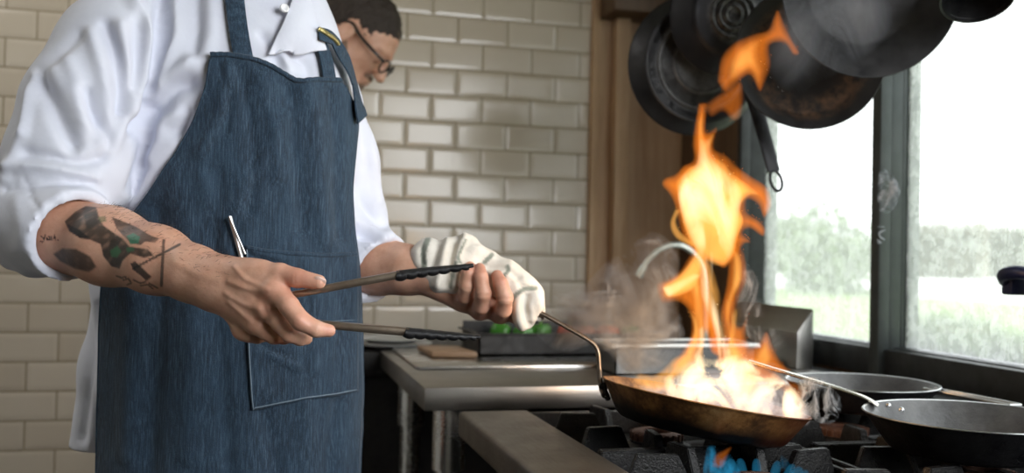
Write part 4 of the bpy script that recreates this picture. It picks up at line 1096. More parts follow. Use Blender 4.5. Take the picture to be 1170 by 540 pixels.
so = apron.modifiers.new('thickness', 'SOLIDIFY'); so.thickness = .0022; so.offset = 0
AB = bvh_of(aV, aF)
# rolled hem along the top, side hems
A3 = aV.reshape(230, 110, 3)
def edge_tube(name, path, r, mat, par, up=CF, rv=None):
    bm = bmesh.new(); sweep(bm, path, r, rv or r, up, 8); me = bpy.data.meshes.new(name); bmesh.ops.recalc_face_normals(bm, faces=bm.faces); bm.to_mesh(me); bm.free()
    o = link(name, me, mat, None, True); o.parent = par; o.matrix_parent_inverse = par.matrix_parent_inverse.inverted() if False else Matrix.Identity(4); return o
_h = A3[0]-CF*.0012; _h = _h+np.stack([np.zeros(110), np.zeros(110), .0003*np.sin(np.arange(110)*.9)], -1)
edge_tube('top_hem', _h, .0038, M_denim, apron)
edge_tube('side_hem', A3[2:, 0]-CF*.0008, .0017, M_denim, apron); edge_tube('side_hem', A3[2:, -1]-CF*.0006, .0017, M_denim, apron)
# pocket
PK_L = [(281, 283), (281, 330), (283, 400), (287, 467)]; PK_R = [(405.5, 290), (406, 330), (406, 400), (406, 446)]
PG = cloth_patch(PK_L, PK_R, 283, 467, 290, np.array([(281, 282), (300, 286), (330, 289), (360, 291), (385, 291), (405.5, 290)], float), 60, 80, .0045, AB, 330, 6, 446)
pV = PG.reshape(-1, 3); pF = grid_faces(80, 60)
pV = folds(pV, pF, [([(310, 405), (325, 412), (340, 420)], .003, 5), ([(300, 395), (320, 404)], -.0025, 4), ([(285, 290), (305, 298), (325, 301)], -.003, 3), ([(290, 288), (320, 293)], .0025, 4), ([(355, 300), (362, 350), (360, 420)], .0025, 9), ([(385, 300), (388, 360), (385, 430)], -.0025, 8)])
pocket = mesh_np('pocket', pV, pF, M_denim, apron); so = pocket.modifiers.new('thickness', 'SOLIDIFY'); so.thickness = .0018; so.offset = 0
pocket.matrix_parent_inverse = Matrix.Identity(4)
P3 = pV.reshape(80, 60, 3)
edge_tube('pocket_hem', P3[0]-CF*.0012, .0030, M_denim, apron, rv=.0018)
seam = np.concatenate([P3[1:, 1], P3[-2, 1:]]); seam = seam[::2]-CF*.0014
edge_tube('pocket_seam', seam, .0010, M_thread, apron)
edge_tube('stitching', P3[38, 30:]-CF*.0014, .00055, M_thread, apron)
# straps
SB = bvh_of(sV, sF)
def strap(name, pl, w, off, base=SB, mat=M_denim, par=None, th=.0014):
    pts, ns = [], []
    for x, y in smoothpath(pl, 40):
        p, n = shoot(base, x, y, off, 262)
        if p is None: continue
        pts.append(p); ns.append(n)
    pts = np.array(pts); ns = np.array(ns)
    for k in range(4): pts[1:-1] = .5*pts[1:-1]+.25*(pts[:-2]+pts[2:]); ns[1:-1] = .5*ns[1:-1]+.25*(ns[:-2]+ns[2:])
    bm = bmesh.new(); sweep(bm, pts, np.linspace(*w, len(pts)) if np.ndim(w) else w, th, ns, 8, square=True)
    me = bpy.data.meshes.new(name); bmesh.ops.recalc_face_normals(bm, faces=bm.faces); bm.to_mesh(me); bm.free(); o = link(name, me, mat, None, True); o.parent = par or apron
    try: me.set_sharp_from_angle(angle=math.radians(45))
    except Exception: pass
    return o
strap('neck_strap', [(262, -40), (268, 0), (273, 40), (279, 72)], .0128, .006)
strap('neck_strap', [(352, 30), (360, 48), (368, 68), (373, 96)], .0115, .0085)
strap('strap_end', [(357, 44), (370, 50), (384, 72), (393, 100), (402, 138)], (.010, .0185), .017)
M_buckle = simple('brass_slider', (.5, .42, .16), (.6, .5, .22), .35, .8, 30)
strap('strap_slider', [(356, 40), (364, 46), (374, 57)], .0032, .020, mat=M_buckle, th=.0022)
# collar
def patch_poly(name, rows_, off0, off1, base, mat, par, th=.0016, cx=262):
    """rows_: list of (left px, right px) pairs from the fold edge to the tip edge"""
    rs = smoothpath([(*a, *b) for a, b in rows_], 26); G = np.zeros((26, 30, 3))
    for i, r in enumerate(rs):
        for j in range(30):
            u = j/29; x, y = r[0]+(r[2]-r[0])*u, r[1]+(r[3]-r[1])*u; v = i/25
            h, n = shoot(base, x, y, off0+(off1-off0)*v+.004*math.sin(math.pi*u)*math.sin(math.pi*v), cx)
            G[i, j] = h
    G = smooth_grid(G, 40); V = G.reshape(-1, 3); F = grid_faces(26, 30); o = mesh_np(name, V, F, mat, par); o.matrix_parent_inverse = Matrix.Identity(4)
    s = o.modifiers.new('thickness', 'SOLIDIFY'); s.thickness = th; s.offset = 0
    return o, G
col_, CG = patch_poly('collar', [((336, -14), (348, 2)), ((326, 20), (356, 26)), ((315, 44), (362, 44)), ((304, 66), (367.5, 60))], .013, .010, SB, M_shirt, shirt, .0026)
patch_poly('collar', [((316, -44), (296, -34)), ((322, -20), (292, -16)), ((318, -7), (288, -9))], .012, .010, SB, M_shirt, shirt, .0026)
0 and patch_poly('placket', [((328, 2), (312, -2)), ((318, 40), (300, 34)), ((306, 90), (288, 84))], .0045, .005, SB, M_shirt, shirt, .002)
bp, bn = shoot(SB, 322, 15, .012, 262)
bm = bmesh.new(); lathe(bm, [(0, .003), (.0035, .003), (.0045, .0042), (.006, .0042), (.0066, .002), (.006, 0), (0, 0)], 24, frame_m(bp, CR, bn))
me = bpy.data.meshes.new('button'); bm.to_mesh(me); bm.free(); o = link('button', me, simple('white_button', (.8, .8, .82), (.85, .85, .87), .3, 0, 20), None, True); o.parent = shirt

# --- tongs
tg = empty('kitchen_tongs', P(262, 353, 1.125)); T(tg, 'steel tongs with black scalloped tips, held open in the tattooed hand', 'tongs')
M_tong = simple('brownish_brushed_steel', (.30, .235, .18), (.44, .36, .29), .3, .9, 40)
M_tip = simple('black_tip_nylon', (.008, .008, .009), (.018, .018, .02), .4, 0, 60, .3, 200)
for pts, tip in (([P(262, 352, 1.128), P(300, 343, 1.113), P(340, 335.5, 1.099), P(400, 324, 1.103), P(457, 313.5, 1.112)], [P(452, 314.5, 1.111), P(480, 310.5, 1.116), P(510, 306.8, 1.12), P(541, 303, 1.122)]),
                 ([P(262, 354, 1.128), P(300, 360, 1.115), P(340, 367, 1.100), P(400, 373, 1.1), P(467, 379, 1.108)], [P(462, 379, 1.107), P(490, 381, 1.111), P(520, 383, 1.115), P(549, 384.5, 1.118)])):
    a = tube('tong_arm', smoothpath(pts, 40), np.linspace(.0085, .0075, 40), M_tong, tg, rv=np.linspace(.0038, .0044, 40), up=tuple(CU), square=True)
    n = 80; tp2 = smoothpath(tip, n); sg = -1 if pts[-1][2] > tip[-1][2]+9 else 1
    v = np.linspace(0, 1, n); low = np.abs(np.sin(v*math.pi*7))*.0022*(v < .93)
    tp2 = tp2-CU*(low*.5)[:, None]
    bm = bmesh.new(); sweep(bm, tp2, .0105*(1-.35*v**3), (.0055-.0030*v**1.5)+low*.55, CU, 14)
    me = bpy.data.meshes.new('tong_tip'); bmesh.ops.recalc_face_normals(bm, faces=bm.faces); bm.to_mesh(me); bm.free(); o = link('tong_tip', me, M_tip, None, True); o.parent = a; o.matrix_parent_inverse = Matrix.Translation(-Vector(tg.location)) if False else Matrix.Identity(4)
bm = bmesh.new(); lathe(bm, [(0, -.011), (.005, -.011), (.005, .011), (0, .011)], 16, frame_m(P(263, 353, 1.128), CR, CF)); frombm('pivot', bm, M_tong, tg, True, 40)

# --- pen in the pocket
a, _ = shoot(AB, 277, 296, .006, 330); b, _ = shoot(AB, 264, 247, .010, 330); pd = (b-a)/np.linalg.norm(b-a)
pen = empty('pen', a); T(pen, 'slim silver pen sticking out of the apron pocket', 'pen')
tube('barrel', [a-pd*.05, a, (a+b)/2, b], .0030, M_rim, pen, up=tuple(CF)); c, _ = shoot(AB, 281, 290, .009, 330)
tube('clip', smoothpath([b-CF*.003, (b*.7+c*.3)-CF*.0035, c-CF*.002], 12), .0015, M_rim, pen, rv=.0012, up=tuple(CF))

# --- the cloth around the pan handle
tw = SDF(P(470, 385, 1.46)-[.05, .12, .05], P(640, 265, 1.46)+[.06, .1, .05], .0026)
zt_ = 1.432
tw.d = tw.chain([P(490, 296, 1.436), P(508, 306, 1.436), P(520, 314, 1.438)], [.030, .036, .034], .01)
tw.add(tw.chain([P(512, 296, zt_), P(530, 300, zt_), P(552, 310, zt_+.012), P(578, 320, 1.428), P(596, 334, 1.424)], [.026, .030, .030, .027, .026], .01), .012)
tw.add(tw.chain([P(594, 330, 1.424), P(600, 346, 1.418), P(599, 364, 1.412)], [.0245, .0225, .0175], .008), .010)
tw.add(tw.cap(P(607, 338, 1.43), P(612, 355, 1.428), .020, .0140), .008)
tw.add(tw.chain([P(499, 312, 1.42), P(502, 320, 1.416), P(516, 322, 1.414)], [.024, .018, .015], .006), .008)
tw.add(tw.cap(P(520, 285, 1.436), P(531, 283, 1.432), .022, .0215), .006)
tw.add(tw.cap(P(489, 284, 1.436), P(494, 300, 1.43), .0165, .024), .005)
tw.cut(tw.cap(P(640, 372, 1.417), P(602, 350, 1.419), .010, .007), .003)
wV, wF = tw.mesh(2)
wV = folds(wV, wF, [([(512, 276), (506, 300), (500, 325)], .006, 5), ([(500, 282), (492, 305)], -.005, 5), ([(524, 272), (515, 290), (510, 325)], -.006, 4), ([(530, 270), (524, 290), (520, 325)], .005, 5), ([(545, 285), (560, 295), (582, 300)], .004, 6),
                    ([(556, 305), (575, 306), (592, 316)], -.005, 4), ([(560, 312), (578, 312), (590, 324)], .004, 4), ([(602, 338), (600, 352), (606, 372)], -.008, 4), ([(592, 345), (592, 360), (596, 376)], .004, 5), ([(612, 332), (616, 350), (616, 364)], .005, 4), ([(520, 276), (540, 284), (560, 292)], .003, 5), ([(585, 320), (600, 328), (614, 330)], -.004, 4), ([(482, 284), (482, 300)], -.004, 4)])
wV = wV+normals(wV, wF)*(vnoise(wV, 90, 21, 2)*.0012)[:, None]
def mk_towel():
    t = NT('striped_kitchen_cloth'); v = t.coord(); at = t.n('Attribute', attribute_name='stripe')
    base = t.ramp(t.noise(v, 22, 5), [(.35, (.72, .66, .57)), (.65, (.82, .77, .69))])
    col = t.mix(at.outputs['Alpha'], base, (.17, .20, .16))
    t.bsdf(col, .9, 0, t.bump(t.noise(v, 420, 3), .3, .001, t.bump(t.noise(v, 60, 3), .3, .004)), Sheen_Weight=.15); return t.m
towel = mesh_np('kitchen_towel', wV, wF, mk_towel()); T(towel, 'cream kitchen towel with green stripes wrapped around the pan handle', 'towel')
qw = pix(wV)[:, :2]; fw = np.zeros((len(wV), 4), np.float32)
for pl, w in (([(489, 272), (484, 288), (485, 306)], 3.2), ([(532, 274), (524, 292), (526, 300)], 1.6), ([(521, 300), (517, 315), (515, 328)], 1.9), ([(553, 300), (562, 291)], 2.6), ([(572, 318), (580, 310), (580, 304)], 2.2), ([(582, 350), (588, 338), (600, 330), (612, 329)], 2.6)):
    fw[:, 3] = np.maximum(fw[:, 3], np.clip((w-dist_poly(qw, smoothpath(pl, 16)))/1.2+.5, 0, 1)*.85)
paint(towel, 'stripe', wV, fw)

# ================================================================ the second person, behind
E2 = P(399, 40, 2.36)
p2 = empty('person', (E2[0]-.22, E2[1]+.0, 0)); T(p2, 'dark-haired person in glasses looking down, behind the one in the denim apron', 'person')
_d = lambda a, b: CR*a+CU*b
fw2 = _d(.69, -.72)-CF*.06; up2 = _d(.72, .69)
H2 = add_head(p2, E2+CF*.07, fw2, up2, .98, True, True)
bx2 = p2.location
c2 = SDF((bx2.x-.35, bx2.y-.4, .8), (bx2.x+.45, bx2.y+.4, 1.75), .009)
hp2 = np.array([bx2.x, bx2.y+.04, .95]); ch2 = np.array([bx2.x+.03, bx2.y+.04, 1.32]); nk2 = E2+CF*.07-up2*.12-fw2*.06
c2.d = c2.chain([hp2, ch2], [.12, .14], .03); c2.add(c2.chain([ch2+[0, 0, .08], nk2], [.1, .055], .03), .04)
for sy in (-1, 1):
    c2.add(c2.chain([ch2+[0, sy*.17, .06], ch2+[.03, sy*.19, -.2], ch2+[.13, sy*.12, -.33]], [.055, .045, .03], .02), .03)
    hd = ch2+np.array([.15, sy*.115, -.345])
    c2.add(c2.ball(hd, .036), .02)
    for k in range(4): c2.add(c2.cap(hd+[.01, (k-1.5)*.018, 0], hd+[.075-.008*abs(k-1.2), (k-1.5)*.02, -.03], .0095, .008), .006)
    c2.add(c2.cap(hd+[0, -sy*.03, 0], hd+[.04, -sy*.05, -.015], .011, .009), .008)
L2 = legs(p2, hp2, np.array([0, -1.0, 0]), np.array([1.0, 0, 0]), .95)
_b = joinm([H2, c2.mesh(2), L2]); body2 = mesh_np('body', *_b, M_skin, p2); paint(body2, 'marks', _b[0], np.zeros((len(_b[0]), 4)))
s2 = SDF((bx2.x-.35, bx2.y-.4, .8), (bx2.x+.45, bx2.y+.4, 1.65), .009)
s2.d = s2.chain([hp2-[0, 0, .05], ch2], [.145, .155], .03); s2.add(s2.cap(ch2+[0, 0, .08], ch2*.45+nk2*.55+[0, 0, .03], .125, .085), .04)
for sy in (-1, 1): s2.add(s2.chain([ch2+[0, sy*.16, .07], ch2+[.03, sy*.19, -.2], ch2+[.09, sy*.15, -.28]], [.075, .057, .048], .02), .03)
mesh_np('shirt', *s2.mesh(2), mk_cloth('grey_cotton', (.30, .30, .32), (.36, .36, .38)), p2)
# ---------------------------------------------------------------- flames and smoke: closed lens-shaped bodies of glowing or drifting gas
def vol_emit(name, sat, sigma):
    t = NT(name); e = t.n('Emission'); e.inputs[0].default_value = (*[c/max(sat) for c in sat], 1); e.inputs[1].default_value = max(sat)*sigma
    a = t.n('VolumeAbsorption'); a.inputs[0].default_value = (0, 0, 0, 1); a.inputs[1].default_value = sigma
    ad = t.n('AddShader'); t.l(e.outputs[0], ad.inputs[0]); t.l(a.outputs[0], ad.inputs[1]); t.l(ad.outputs[0], t.out.inputs['Volume']); return t.m
def vol_smoke(name, col, dens, absorb=0.0):
    t = NT(name); s = t.n('VolumeScatter'); s.inputs['Color'].default_value = (*col, 1); s.inputs['Density'].default_value = dens; s.inputs['Anisotropy'].default_value = .2
    t.l(s.outputs[0], t.out.inputs['Volume']); return t.m
def warped(X, Y, sc, seed, stretch=(1, 1), warp=.6, octs=4, ridge=False):
    r = np.random.RandomState(seed)
    def base(x, y, k):
        rr = np.random.RandomState(seed*31+k); o = 0
        for i in range(6):
            a = rr.rand()*6.28; o = o+np.sin((x*math.cos(a)+y*math.sin(a))*(.6+.9*rr.rand())+rr.rand()*6.28)
        return o/6*1.6
    x, y = X*sc*stretch[0], Y*sc*stretch[1]
    wx = base(x*.7, y*.7, 90)*warp*2; wy = base(x*.7+5, y*.7, 91)*warp*2; x, y = x+wx, y+wy
    o, amp, tot = 0, 1, 0
    for k in range(octs):
        b = base(x*2**k, y*2**k, k); b = 1-np.abs(b)*1.6 if ridge else b
        o = o+amp*b; tot += amp; amp *= .55
        x, y = x+.5*warp*base(y*2**k, x*2**k, k+50), y+.5*warp*base(x*2**k+3, y*2**k, k+60)
    return o/tot
def gas(name, poly, z, mat, thick, parent, step=1.6, soft=7.0, nz=(.10, (1.0, .35), .6, 4, False), lo=.35, gain=.9, zlean=0.0, zwave=.012, seed=1, smooth=True, power=.95, holes=(), thr=None, fil=0):
    """poly: outline in picture coordinates of a body of gas standing at distance z; `thick` its greatest thickness"""
    poly = np.array(poly, float)
    if smooth:
        pp = np.vstack([poly, poly[:1]]); poly = smoothpath(pp, len(pp)*5)[:-1]
    x0, y0 = poly.min(0)-3; x1, y1 = poly.max(0)+3
    xs = np.arange(x0, x1, step); ys = np.arange(y0, y1, step); X, Y = np.meshgrid(xs, ys); Q = np.stack([X.ravel(), Y.ravel()], -1)
    ins = inside_poly(Q, [tuple(p) for p in poly]); pl = np.vstack([poly, poly[:1]]); d = np.where(ins, dist_poly(Q, pl), 0)
    for h in holes:
        ih = inside_poly(Q, h); dh = dist_poly(Q, list(h)+[h[0]]); d = np.where(ih, 0, np.minimum(d, dh))
    sc, stt, wp, oc, rg = nz
    n = warped(Q[:, 0], Q[:, 1], sc, seed, stt, wp, oc, rg)
    k = np.clip(lo+gain*n, 0, 1.4) if thr is None else np.clip((n-thr)/(1-thr), 0, 1)**1.3
    if fil:
        rdg = warped(Q[:, 0], Q[:, 1], sc*1.5, seed+77, stt, wp*.8, 5, True); k = k*(1-fil+fil*2.2*np.clip(rdg, 0, 1)**2)
    t = thick*np.clip(d/soft, 0, 1)**power*k
    t = np.where(d > 0, t, 0).reshape(X.shape)
    zc = (z+zlean*(Y-y1)/(y0-y1)+zwave*warped(Q[:, 0], Q[:, 1], .03, seed+7, (1, .6), .3, 2).reshape(X.shape))
    act = t > thick*.012
    # vertices: interior points doubled front/back, rim points shared
    ny, nx = X.shape; cell = act[:-1, :-1] | act[1:, :-1] | act[:-1, 1:] | act[1:, 1:]
    used = np.zeros_like(act); used[:-1, :-1] |= cell; used[1:, :-1] |= cell; used[:-1, 1:] |= cell; used[1:, 1:] |= cell
    border = used & ~act
    fid = -np.ones((ny, nx), int); fid[used] = np.arange(used.sum()); bid = fid.copy(); bid[act] = used.sum()+np.arange(act.sum())
    def pos(zz, m): 
        xx, yy = X[m], Y[m]; zz = zz[m]
        return CAM+zz[:, None]*(CF+CR*((xx-585)/FPX)[:, None]-CU*((yy-270)/FPX)[:, None])
    V = np.vstack([pos(zc-np.where(act, t/2, 0), used), pos(zc+t/2, act)])
    j, i = np.nonzero(cell)
    F1 = np.stack([fid[j, i], fid[j+1, i], fid[j+1, i+1], fid[j, i+1]], -1); F2 = np.stack([bid[j, i], bid[j, i+1], bid[j+1, i+1], bid[j+1, i]], -1)
    o = mesh_np(name, V, np.vstack([F1, F2]), mat, parent)
    return o
M_fo = vol_emit('orange_flame', (1.35, .33, .03), 24)
M_fa = vol_emit('amber_flame', (2.1, .95, .20), 26)
M_fw = vol_emit('white_hot_flame', (2.9, 2.2, 1.3), 24)
M_fp = vol_emit('pale_hot_gas', (1.15, .98, .90), 18)
M_fb = vol_emit('blue_gas_flame', (.02, .20, .36), 35)
FLN = (.11, (1.0, .33), .7, 4, False)
fl = empty('flame', P(806, 462, 1.37)); T(fl, 'tall orange flame leaping from the golden-brown frying pan', 'flame')
def tongue(poly, z, mat, th, **k): return gas('flame_tongue', poly, z, mat, th, fl, **k)
topb = [(819, 93), (824, 66), (838, 49), (860, 39), (877, 34), (883, 21), (889, 11), (897, 28), (906, 46), (914, 60), (906, 63), (896, 50), (880, 52), (881, 73), (876, 90), (868, 105), (858, 87), (848, 90), (829, 105)]
tongue(topb, 1.40, M_fo, .032, seed=3, nz=(.09, (1, .5), .5, 3, False), lo=.75, gain=.6, soft=9)
tongue([(828, 92), (836, 66), (852, 50), (868, 46), (866, 60), (870, 80), (866, 96), (858, 80), (848, 84), (836, 94)], 1.395, M_fa, .020, seed=4, nz=(.09, (1, .5), .5, 3, False), lo=.4, gain=.9, soft=10)
tongue([(803, 120), (826, 104), (846, 92), (850, 112), (846, 134), (836, 138), (826, 128), (812, 134)], 1.40, M_fo, .014, seed=5, lo=.6, gain=.6)
main = [(798, 118), (808, 119), (807, 150), (820, 145), (816, 168), (830, 177), (842, 189), (857, 200), (877, 214), (882, 234), (873, 249), (866, 234), (854, 228), (854, 242), (868, 252), (875, 262), (871, 270), (857, 261), (849, 266), (858, 276), (850, 279), (842, 292), (828, 306), (815, 300), (800, 296),
        (790, 288), (779, 268), (772, 240), (766, 224), (756, 211), (760, 203), (771, 199), (781, 189), (792, 182), (791, 160)]
tongue(main, 1.385, M_fo, .050, seed=11, lo=.75, gain=.6, soft=11)
tongue([(797, 140), (803, 128), (805, 160), (816, 152), (812, 175), (826, 184), (838, 198), (854, 210), (868, 222), (856, 224), (846, 236), (850, 252), (843, 272), (838, 292), (826, 304), (806, 298), (792, 284), (780, 256), (774, 226), (772, 208), (786, 192), (797, 182)], 1.37, M_fa, .052, seed=12, lo=.75, gain=.7, soft=9)
tongue([(799, 158), (812, 158), (815, 180), (834, 200), (848, 218), (845, 246), (841, 272), (832, 300), (818, 308), (802, 296), (786, 266), (774, 226), (778, 202), (794, 188)], 1.36, M_fw, .042, seed=13, lo=.38, gain=1.2, soft=15, nz=(.10, (1, .45), .8, 4, False))
tongue([(771, 238), (765, 256), (772, 272), (790, 282), (792, 276), (778, 264), (773, 252), (778, 240)], 1.375, M_fa, .014, seed=14, lo=.9, gain=.2, soft=3.5)
leftb = [(800, 276), (786, 294), (776, 309), (762, 318), (750, 325), (756, 346), (775, 345), (787, 357), (789, 380), (778, 402), (766, 418), (786, 424), (800, 404), (806, 380), (812, 402), (824, 404), (822, 372), (814, 346), (812, 320), (816, 296)]
tongue(leftb, 1.385, M_fo, .040, seed=15, lo=.6, gain=.85, soft=9, nz=(.12, (1, .2), .5, 4, False))
tongue([(797, 284), (784, 304), (770, 318), (754, 326), (759, 340), (776, 338), (792, 330), (800, 316), (808, 296)], 1.375, M_fa, .036, seed=16, lo=.55, gain=.9, soft=7)
tongue([(756, 328), (772, 322), (792, 312), (800, 316), (780, 330), (764, 339)], 1.37, M_fw, .018, seed=17, lo=.7, gain=.6, soft=4)
tongue([(808, 286), (816, 290), (814, 330), (820, 352), (828, 384), (836, 404), (822, 412), (816, 380), (806, 350), (800, 336), (800, 308)], 1.375, M_fw, .028, seed=18, lo=.5, gain=.9, soft=6, nz=(.16, (1, .15), .5, 4, False))
tongue([(786, 352), (792, 372), (790, 388), (779, 404), (768, 420), (760, 436), (776, 428), (790, 410), (798, 386), (796, 364)], 1.365, M_fa, .020, seed=19, lo=.7, gain=.6, soft=5)
tongue([(798, 376), (804, 372), (806, 392), (802, 404), (808, 420), (798, 424), (792, 408), (798, 396)], 1.355, M_fw, .012, seed=20, lo=.8, gain=.4, soft=4)
rightb = [(832, 276), (848, 284), (853, 304), (853, 322), (844, 344), (840, 366), (847, 372), (855, 358), (853, 384), (862, 402), (868, 416), (820, 416), (826, 384), (823, 356), (829, 328), (832, 300)]
tongue(rightb, 1.39, M_fo, .038, seed=21, lo=.65, gain=.8, soft=8, nz=(.12, (1, .2), .5, 4, False))
tongue([(836, 284), (846, 292), (848, 318), (838, 342), (834, 370), (842, 392), (850, 410), (828, 412), (832, 380), (828, 352), (836, 322)], 1.375, M_fa, .036, seed=22, lo=.5, gain=.9, soft=7, nz=(.14, (1, .2), .5, 4, False))
tongue([(850, 414), (856, 398), (866, 392), (876, 378), (884, 396), (892, 412), (902, 424), (886, 426), (868, 420)], 1.40, M_fo, .030, seed=23, lo=.8, gain=.6, soft=7)
tongue([(858, 414), (868, 398), (876, 390), (882, 410), (872, 420)], 1.39, M_fa, .018, seed=24, lo=.7, gain=.6, soft=6)
tongue([(850, 424), (866, 416), (884, 424), (904, 432), (921, 446), (916, 456), (896, 448), (874, 440), (858, 440)], 1.36, M_fo, .026, seed=25, lo=.6, gain=.8, soft=6, nz=(.12, (.5, 1), .7, 4, False))
tongue([(722, 434), (730, 426), (746, 428), (758, 420), (770, 408), (786, 404), (798, 408), (790, 424), (776, 432), (762, 446), (740, 446)], 1.35, M_fa, .020, seed=26, lo=.5, gain=.8, soft=6)
tongue([(757, 432), (776, 416), (796, 404), (814, 410), (838, 404), (862, 408), (884, 424), (902, 438), (914, 450), (922, 466), (914, 482), (868, 476), (800, 464), (764, 454)], 1.37, M_fw, .050, seed=27, lo=.30, gain=1.3, soft=12, nz=(.13, (1, .8), 1.0, 5, False))
tongue([(728, 440), (760, 430), (800, 420), (850, 422), (900, 440), (922, 462), (916, 484), (860, 480), (790, 464), (740, 452)], 1.38, M_fp, .060, seed=28, lo=.45, gain=1.0, soft=12, nz=(.10, (.8, 1), 1.0, 4, False))
tongue([(796, 296), (812, 300), (822, 330), (830, 356), (846, 350), (846, 380), (852, 404), (836, 414), (790, 414), (784, 400), (792, 376), (792, 344), (786, 324)], 1.38, M_fa, .022, seed=33, lo=.2, gain=1.3, soft=8, nz=(.15, (1, .16), .5, 4, False))
tongue([(862, 442), (880, 436), (900, 446), (918, 456), (928, 470), (922, 486), (896, 484), (868, 472)], 1.345, M_fp, .045, seed=34, lo=.5, gain=.9, soft=9, nz=(.14, (.8, 1), 1.0, 5, False))
tongue([(838, 416), (846, 408), (858, 420), (868, 440), (856, 452), (842, 446)], 1.345, M_fa, .022, seed=35, lo=.5, gain=.8, soft=6)
def glow(name, loc, power, rad, col):
    l = bpy.data.lights.new(name, 'POINT'); l.energy = power; l.shadow_soft_size = rad; l.color = col
    o = bpy.data.objects.new(name, l); COL.objects.link(o); o.location = loc; o.parent = fl; o.matrix_parent_inverse = Matrix.Translation(-Vector(fl.location))
glow('flame_light', P(812, 400, 1.38), 1.7, .05, (1, .58, .26)); glow('flame_light', P(818, 250, 1.38), 1.7, .06, (1, .64, .34))
# the gas ring under the pan
bf = empty('burner_flame', (BX[0], BY[1], SH-.02)); T(bf, 'small blue gas flames burning under the tilted frying pan', 'flame')
for k in range(18):
    a = 2*math.pi*(k+.3*math.sin(k*5))/18; r0 = .040; h = .005+.007*abs(math.sin(k*2.3)); bm = bmesh.new()
    pp = [np.array([BX[0]+(r0+dr)*math.cos(a), BY[1]+(r0+dr)*math.sin(a), SH-.012+z]) for dr, z in ((0, 0), (.010, .006), (.018, .016), (.022, h+.004))]
    sweep(bm, smoothpath(pp, 10), [.002, .0045, .006, .0065, .0065, .006, .005, .004, .0025, .0008], [.002, .0045, .006, .0065, .0065, .006, .005, .004, .0025, .0008], (math.sin(a), -math.cos(a), 0), 8)
    frombm('flame_tongue', bm, M_fb, bf, True)
gas('flame_tongue', [(766, 546), (768, 522), (784, 514), (800, 516), (812, 508), (826, 512), (838, 520), (842, 546)], 1.215, vol_emit('soft_blue_flame', (.03, .30, .55), 30), .05, bf, seed=51, step=1.0, nz=(.10, (1, .6), .9, 4, False), lo=.1, gain=1.2, fil=.8, soft=10)
gas('flame_tongue', [(880, 546), (884, 526), (892, 518), (902, 528), (906, 546)], 1.20, vol_emit('soft_blue_flame', (.03, .30, .55), 30), .03, bf, seed=52, step=1.0, nz=(.12, (1, .5), .9, 4, False), lo=.1, gain=1.1, fil=.8, soft=8)
gas('flame_tongue', [(812, 534), (816, 520), (826, 514), (836, 510), (832, 520), (826, 534)], 1.24, M_fo, .008, bf, seed=31, lo=.9, gain=.3, soft=4, step=1.2)
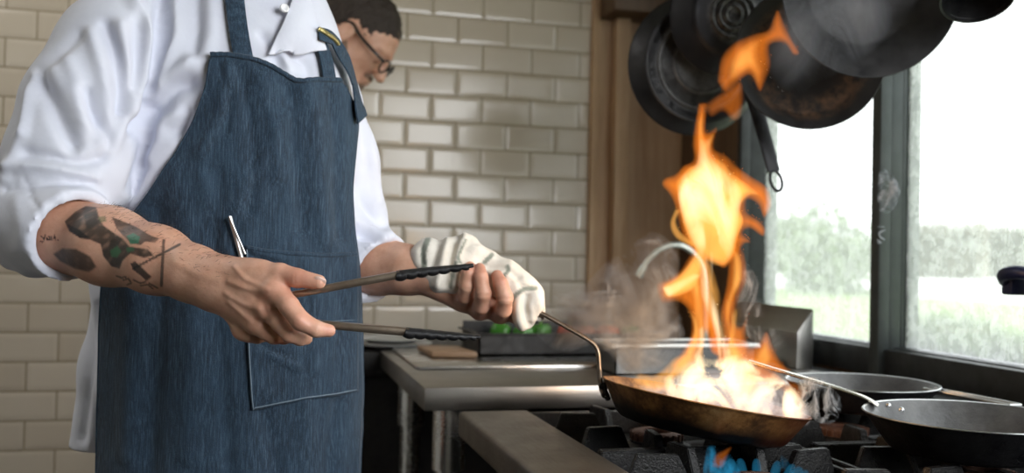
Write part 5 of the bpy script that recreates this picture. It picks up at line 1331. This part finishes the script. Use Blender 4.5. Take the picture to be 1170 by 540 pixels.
# smoke
M_s1 = vol_smoke('pale_smoke', (.82, .91, 1.0), 40)
M_s2 = vol_smoke('blue_smoke', (.74, .89, 1.0), 60)
def smoke(poly, z, mat, th, label, **k):
    return T(gas('smoke', poly, z, mat, th, None, **k), label, 'smoke', None, 'stuff')
RG = (.13, (1, 1), .9, 6, True)
smoke([(628, 360), (640, 338), (664, 326), (690, 300), (716, 280), (738, 262), (762, 270), (778, 300), (772, 340), (784, 372), (776, 402), (748, 424), (712, 430), (700, 404), (676, 396), (648, 402), (626, 396), (612, 380)], 1.52, M_s1, .105,
      'pale curling smoke drifting left of the flames in front of the tap', step=1.0, soft=24, nz=(.055, (1, 1), .8, 5, False), lo=.42, gain=1.1, fil=.75, seed=41, zwave=.03, power=.9)
smoke([(640, 350), (668, 332), (700, 330), (730, 320), (756, 330), (766, 360), (770, 396), (740, 420), (712, 424), (690, 400), (660, 388), (644, 376)], 1.47, M_s1, .055,
      'thin grey haze of smoke beside the pan handle', step=1.6, soft=30, nz=(.05, (1, 1), .9, 4, False), lo=.5, gain=.7, fil=.4, seed=42, zwave=.03, power=1.0)
smoke([(618, 352), (634, 336), (656, 328), (682, 318), (706, 322), (716, 344), (700, 366), (712, 392), (690, 402), (664, 390), (640, 392), (622, 376)], 1.44, M_s2, .034,
      'curls of bluish smoke around the handle of the golden-brown pan', step=.8, soft=16, nz=(.085, (1, 1.2), .9, 5, False), lo=.2, gain=1.2, fil=.85, seed=52, zwave=.02, power=.9)
smoke([(904, 446), (916, 432), (932, 430), (948, 438), (960, 452), (962, 470), (950, 484), (934, 482), (920, 470), (908, 462)], 1.33, M_s2, .050,
      'blue-white wisps of smoke curling off the right end of the flaming pan', step=.7, soft=9, nz=(.24, (1, .7), .9, 4, False), lo=.35, gain=1.2, fil=.8, seed=43, zwave=.02, power=.8)
smoke([(1004, 196), (1012, 192), (1022, 202), (1029, 216), (1026, 230), (1018, 242), (1006, 243), (1002, 224)], 1.66, M_s2, .045,
      'small blue puff of smoke in front of the window mullion', step=.6, soft=5, nz=(.2, (1, 1), 1.0, 4, False), lo=.4, gain=1.0, fil=.85, seed=44, zwave=.012, power=.7)
smoke([(1002, 258), (1009, 256), (1013, 266), (1010, 276), (1002, 278)], 1.66, M_s2, .03,
      'tiny ring of smoke below the blue puff on the window mullion', step=.7, soft=3.5, nz=(.35, (1, 1), 1.0, 3, True), thr=.2, seed=45, zwave=.006, power=.7)
smoke([(880, 20), (910, -10), (960, -20), (1010, -10), (1020, 30), (990, 66), (950, 90), (912, 110), (886, 96), (872, 60)], 1.52, M_s1, .020,
      'faint blue haze of smoke in front of the hanging pans', step=2.2, soft=34, nz=(.035, (1, 1), .9, 5, False), lo=.35, gain=.8, seed=46, zwave=.03, power=1.0)
smoke([(838, 330), (850, 300), (866, 318), (872, 350), (884, 370), (900, 392), (884, 404), (862, 392), (846, 372)], 1.45, M_s1, .030,
      'thin smoke wisps right of the flames in front of the splash guard', step=.9, soft=9, nz=(.10, (1, .7), 1.0, 5, False), lo=.2, gain=1.0, fil=.85, seed=47, zwave=.02, power=.8)
